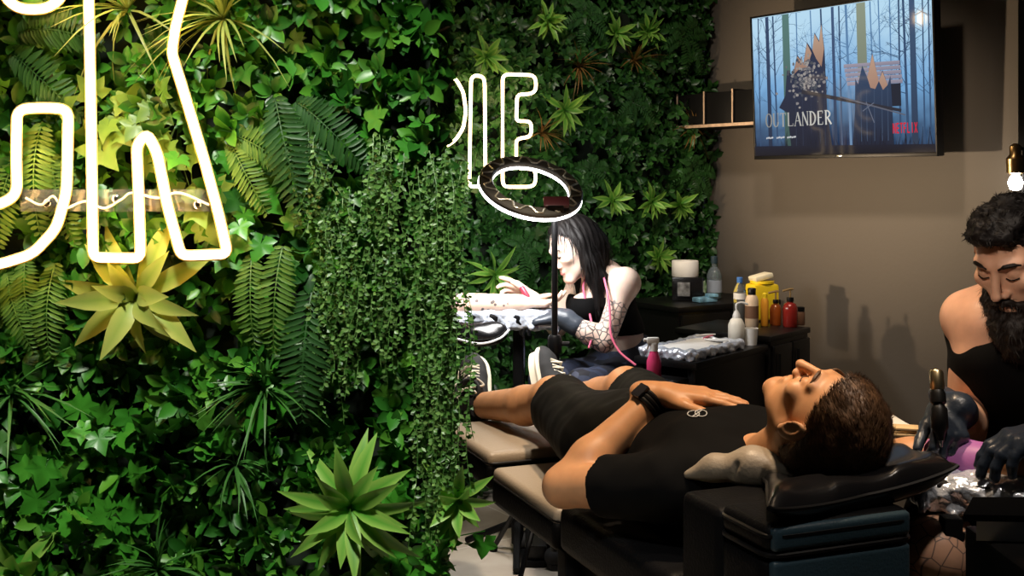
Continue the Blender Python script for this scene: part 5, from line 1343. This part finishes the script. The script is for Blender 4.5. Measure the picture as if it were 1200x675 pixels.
def on(x, y, z): return at(x, y, (CZ - z) * F / (y - HY))
ZA, ZT, ZC = .7685, .7385, .8155
def bottle(name, label, cat, p, prof, m, cap=None, capm=None, extra=None, group=None):
    t = thing(name, label, cat, tuple(p), group); MB().lathe(prof, p, n=22).build('body', m, t)
    if cap: MB().lathe(cap, p, n=18).build('cap', capm, t)
    if extra: extra(t, p)
    return t
M['clear'] = mat('clear plastic', (.85, .9, .92), rough=.08, trans=.9, ior=1.25)
M['cloudy'] = mat('milky plastic', (.80, .78, .70), rough=.35)
M['amber'] = mat('amber glass', (.42, .10, .02), rough=.08, trans=.55, ior=1.4)
M['redglass'] = mat('deep red glass', (.30, .025, .02), rough=.1, trans=.4, ior=1.4)
M['yellow'] = mat('yellow plastic', (.85, .62, .02), rough=.4)
M['blue'] = mat('blue plastic', (.05, .16, .45), rough=.4)
M['brownl'] = mat('brown print', (.14, .07, .04), rough=.6)
M['cream'] = mat('cream liquid', (.60, .47, .34), rough=.4)
M['orange'] = mat('orange plastic', (.75, .33, .03), rough=.4)
p = on(867, 379, ZA)
def wb(t, p): MB().lathe([(.0262, .10), (.0262, .125)], p, n=22).build('label_band', M['white'], t); MB().lathe([(.0235, .005), (.0235, .085)], p, n=22).build('liquid', mat('pale yellow liquid', (.55, .50, .25), rough=.2), t)
bottle('water_bottle', 'clear water bottle with a blue cap beside the yellow container', 'bottle', p, [(.022, 0), (.026, .006), (.026, .13), (.020, .15), (.011, .163), (.011, .172)], M['clear'], [(.0125, .166), (.013, .17), (.013, .186), (.010, .189)], M['blue'], wb)
p = on(881, 383, ZA)
def bl(t, p): MB().lathe([(.0272, .035), (.0272, .085)], p, n=22).build('label_band', M['brownl'], t)
bottle('lotion_bottle', 'cream bottle with a brown label and black cap', 'bottle', p, [(.024, 0), (.0268, .005), (.0268, .105), (.021, .122), (.014, .130)], M['cream'], [(.016, .128), (.0165, .131), (.0165, .152), (.014, .155)], M['black'], bl)
p = on(893, 374, ZA); t = thing('sharps_container', 'yellow sharps container with a tilted white lid', 'container', tuple(p))
MB().box(p + ZZ * .075, (.115, .09, .15), Matrix.Rotation(.3, 3, 'Z'), .014).lathe([(.045, .148), (.05, .152), (.05, .162)], p, n=24).build('body', M['yellow'], t)
MB().box(p + V(-.005, 0, .178), (.085, .07, .022), Matrix.Rotation(.3, 3, 'Z') @ Matrix.Rotation(-.22, 3, 'Y'), .008).build('lid', mat('pale lid', (.80, .74, .55), rough=.5), t)
p = on(896, 382, ZA); bottle('tube_bottle', 'slim orange bottle between the cream bottle and amber glass', 'bottle', p, [(.014, 0), (.0155, .004), (.0155, .10), (.010, .112)], M['orange'], [(.010, .110), (.010, .128), (.004, .134)], M['yellow'])
def pump(t, p, h=.10):
    MB().tube([p + ZZ * h, p + ZZ * (h + .035)], .0035, 8).tube([p + ZZ * (h + .035) + V(.012, 0, 0), p + ZZ * (h + .035), p + ZZ * (h + .030) - V(.03, 0, .002)], .0045, 8).build('pump', mat('brassy pump', (.55, .38, .18), rough=.3, metal=.8), t)
for x, y, r, h, m, lab in ((909, 381, .024, .092, 'amber', 'amber pump bottle left of the deep red one'), (926, 383, .030, .105, 'redglass', 'deep red pump bottle at the cabinet end')):
    p = on(x, y, ZA); bottle('pump_bottle', lab, 'bottle', p, [(r * .9, 0), (r, .005), (r, h * .72), (r * .75, h * .88), (r * .4, h * .93), (r * .4, h)], M[m], [(r * .45, h * .96), (r * .48, h), (r * .45, h * 1.12)], M['black'], lambda t, p, h=h: pump(t, p, h * 1.1), 'pump bottles on the cabinet')
p = on(938, 381, ZA); bottle('brown_jar', 'small dark brown jar at the cabinet edge beside the red bottle', 'jar', p, [(.016, 0), (.018, .004), (.018, .05), (.014, .058)], M['brownl'], [(.0165, .056), (.0165, .072), (.014, .074)], M['black'])
# roll holder, vodka-like bottle and odds on the corner cabinet
p = on(806, 351, ZC); t = thing('dispenser_box', 'glossy black dispenser box under the white paper roll', 'box', tuple(p))
MB().box(p + ZZ * .052, (.135, .12, .104), Matrix.Rotation(-.2, 3, 'Z'), .006).build('body', M['gloss'], t); MB().box(p + V(-.028, -.064, .052), (.055, .004, .062), Matrix.Rotation(-.2, 3, 'Z'), .001).build('picture_panel', mat('grey print', (.22, .23, .24), rough=.4, vary=.8, nscale=35), t)
tag(MB().lathe([(.02, 0), (.058, 0), (.060, .003), (.060, .068), (.058, .071), (.02, .071), (.019, .066)], p + V(-.012, 0, .1045), n=32).build('paper_roll', M['paper']), 'white paper roll standing on the black dispenser box', 'paper roll')
p = on(837, 350, ZC); bottle('glass_bottle', 'tall clear glass bottle with a dark cap by the wall corner', 'bottle', p, [(.030, 0), (.034, .006), (.034, .105), (.026, .13), (.012, .145), (.012, .165)], mat('pale blue glass', (.45, .55, .62), rough=.06, trans=.75, ior=1.4), [(.015, .160), (.016, .164), (.016, .19), (.013, .193)], M['navy'], lambda t, p: MB().lathe([(.0346, .03), (.0346, .085)], p, n=22).build('label_band', mat('pale label', (.35, .40, .48), rough=.5), t))
p = on(826, 354, ZC); tag(MB().box(p + ZZ * .012, (.10, .055, .022), Matrix.Rotation(.5, 3, 'Z'), .006).box(p + V(.03, 0, .03), (.05, .04, .015), Matrix.Rotation(.2, 3, 'Z'), .005).build('wipes_pack', mat('blue and white pack', (.20, .42, .62), rough=.35, vary=.7, nscale=25)), 'small blue and white packet in front of the glass bottle', 'packet')
# on the work table
pc_ = PF + e1 * .70 + e2 * .125
t = thing('instrument_tray', 'foil-edged tray with white paper on the work table', 'tray', (pc_.x, pc_.y, ZT))
B = Body(); ctr = V(pc_.x, pc_.y, ZT + .014); B.limb(ctr - e1 * .17 - e2 * .09, ctr + e1 * .17 - e2 * .09, .018, .018, k=.02, cut=[((0, 0, ZT + .0008), (0, 0, -1))]); B.limb(ctr - e1 * .17 + e2 * .09, ctr + e1 * .17 + e2 * .09, .018, .018, k=.02, cut=[((0, 0, ZT + .0008), (0, 0, -1))]); B.limb(ctr + e1 * .175 - e2 * .09, ctr + e1 * .175 + e2 * .09, .022, .022, k=.02, cut=[((0, 0, ZT + .0008), (0, 0, -1))])
B.limb(ctr - e1 * .175 - e2 * .09, ctr - e1 * .175 + e2 * .09, .018, .018, k=.02, cut=[((0, 0, ZT + .0008), (0, 0, -1))])
v, f = B.mesh(.0045, noise=lambda P: wob(P, 110, .004, 4)); np_obj('foil_rim', v, f, M['film'], t)
MB().box(ctr + ZZ * .008, (.35, .20, .012), Matrix((e1, e2, V(0, 0, -1))).transposed(), .003).build('paper_liner', M['paper'], t)
tool_m = [M['white'], M['pink'], M['chrome'], M['black'], M['white']]
for k, lab in enumerate(('white pen-shaped tool lying on the tray paper', 'short pink tube lying on the tray paper', 'thin steel tool lying on the tray paper', 'black marker lying on the tray paper', 'second white tool, crossing the black marker')):
    a = pc_ + e1 * (-.20 + .035 * k) + e2 * (.06 - .03 * k); z = ZT + .0345 + (.008 if k == 4 else 0); d_ = V(math.cos(.5 + k * .55), math.sin(.5 + k * .55), 0) * .045
    tag(MB().tube([V(a.x, a.y, z) - d_, V(a.x, a.y, z), V(a.x, a.y, z) + d_], [.004, .0055, .003], 8).build('tattoo_tool', tool_m[k]), lab, 'tool', 'tools on the tray')
p = on(863, 404, ZT); 
def spout(t, p): MB().tube(bez([p + ZZ * .125, p + ZZ * .15, p + V(.02, 0, .158), p + V(.045, 0, .150)], 5), [.004] * 15 + [.002], 8).build('spout', M['white'], t)
bottle('squeeze_bottle', 'white squeeze bottle with a bent spout on the work table', 'bottle', p, [(.028, 0), (.031, .004), (.031, .075), (.022, .095), (.012, .102)], M['cloudy'], [(.015, .10), (.014, .112), (.006, .128)], M['white'], spout)
p = on(882, 396, ZT + .0) ; p = PF + e1 * .40 + e2 * .05; p = V(p.x, p.y, ZT)
tag(MB().lathe([(.022, 0), (.022, .001), (.028, .062), (.0265, .062), (.021, .003)], p, n=22).build('paper_cup', M['paper']), 'plain white paper cup right of the squeeze bottle', 'cup')
pq = PF + e1 * .985 + e2 * .115; p = V(pq.x, pq.y, .6845)
def trig(t, p): MB().box(p + V(-.004, 0, .128), (.042, .02, .022), None, .006).tube([p + V(-.025, 0, .130), p + V(-.035, 0, .13)], .006, 8).tube([p + V(-.016, 0, .118), p + V(-.024, 0, .098)], .004, 6).build('trigger_head', M['white'], t)
bottle('spray_bottle', 'pink spray bottle with a white trigger on the side shelf', 'bottle', p, [(.022, 0), (.025, .004), (.025, .06), (.016, .085), (.012, .095)], mat('pink liquid bottle', (.60, .05, .16), rough=.25), [(.014, .093), (.014, .118)], M['white'], trig)
# ================================================================ light
w = bpy.data.worlds.new('world'); SC.world = w; w.use_nodes = True
w.node_tree.nodes['Background'].inputs['Color'].default_value = (.55, .62, .7, 1); w.node_tree.nodes['Background'].inputs['Strength'].default_value = .012
def lamp(name, kind, loc, target, energy, col, size=.2, angle=60, blend=.5):
    l = bpy.data.lights.new(name, kind); l.energy = energy; l.color = col
    if kind == 'AREA': l.size = size; l.shape = 'DISK'
    else: l.shadow_soft_size = size
    if kind == 'SPOT': l.spot_size = math.radians(angle); l.spot_blend = blend
    o = bpy.data.objects.new(name, l); COL.objects.link(o); o.location = loc
    o.rotation_euler = (Vector(target) - Vector(loc)).to_track_quat('-Z', 'Y').to_euler(); return o
WARM, NEUT, COOL = (1, .72, .45), (1, .88, .74), (.92, .97, 1)
lamp('downlight_bench', 'SPOT', (.42, 2.45, 2.75), (.42, 2.65, .8), 210, (1, .72, .46), .06, 52, .7)
lamp('wall_fill', 'SPOT', (-.36, 4.40, 1.27), (1.35, 4.80, 1.58), 120, (1, .74, .48), .03, 70, 1)  # hidden helper spot, stands in for the neon's light on the taupe wall
lamp('downlight_counter', 'SPOT', (.75, 3.6, 2.75), (1.25, 4.75, 1.1), 110, (1, .80, .60), .08, 64, 1)
lamp('fill_artist', 'SPOT', (.10, .90, 1.95), tuple(AH), 70, (1, .80, .64), .05, 17, .6)  # added narrow spot brightening the artist's face; no lamp stands here
lamp('fill_head', 'SPOT', (1.0, 1.55, 2.75), (.80, 2.15, .85), 75, (1, .86, .72), .06, 32, .7)  # added spot lifting the hair, pillow and stencilled arm
lamp('downlight_partition', 'SPOT', (-.30, .75, 2.75), (-.38, 1.8, .70), 235, (1, .97, .90), .10, 46, .8)
lamp('downlight_far_plants', 'SPOT', (.40, 4.0, 2.75), (.62, 5.3, 1.2), 42, NEUT, .08, 90, .8)
lamp('fill_floor', 'SPOT', (.05, 3.0, 2.75), (-.05, 3.55, 0), 150, (1, .86, .70), .06, 40, .6)  # added spot brightening the tiles and the lower legs
lamp('ring_beam', 'AREA', tuple(rc + rn * .03), tuple(rc + rn), 10, (1, .98, .96), .3)
vs = SC.view_settings; vs.view_transform = 'Standard'; vs.look = 'None'; vs.exposure = 0; vs.gamma = 1; vs.use_curve_mapping = False
cy = SC.cycles; cy.max_bounces = 6; cy.diffuse_bounces = 3; cy.glossy_bounces = 3; cy.transmission_bounces = 4; cy.transparent_max_bounces = 6
cy.sample_clamp_indirect = 4; cy.caustics_reflective = False; cy.caustics_refractive = False
try: cy.use_denoising = True; cy.denoiser = 'OPENIMAGEDENOISE'
except Exception: pass
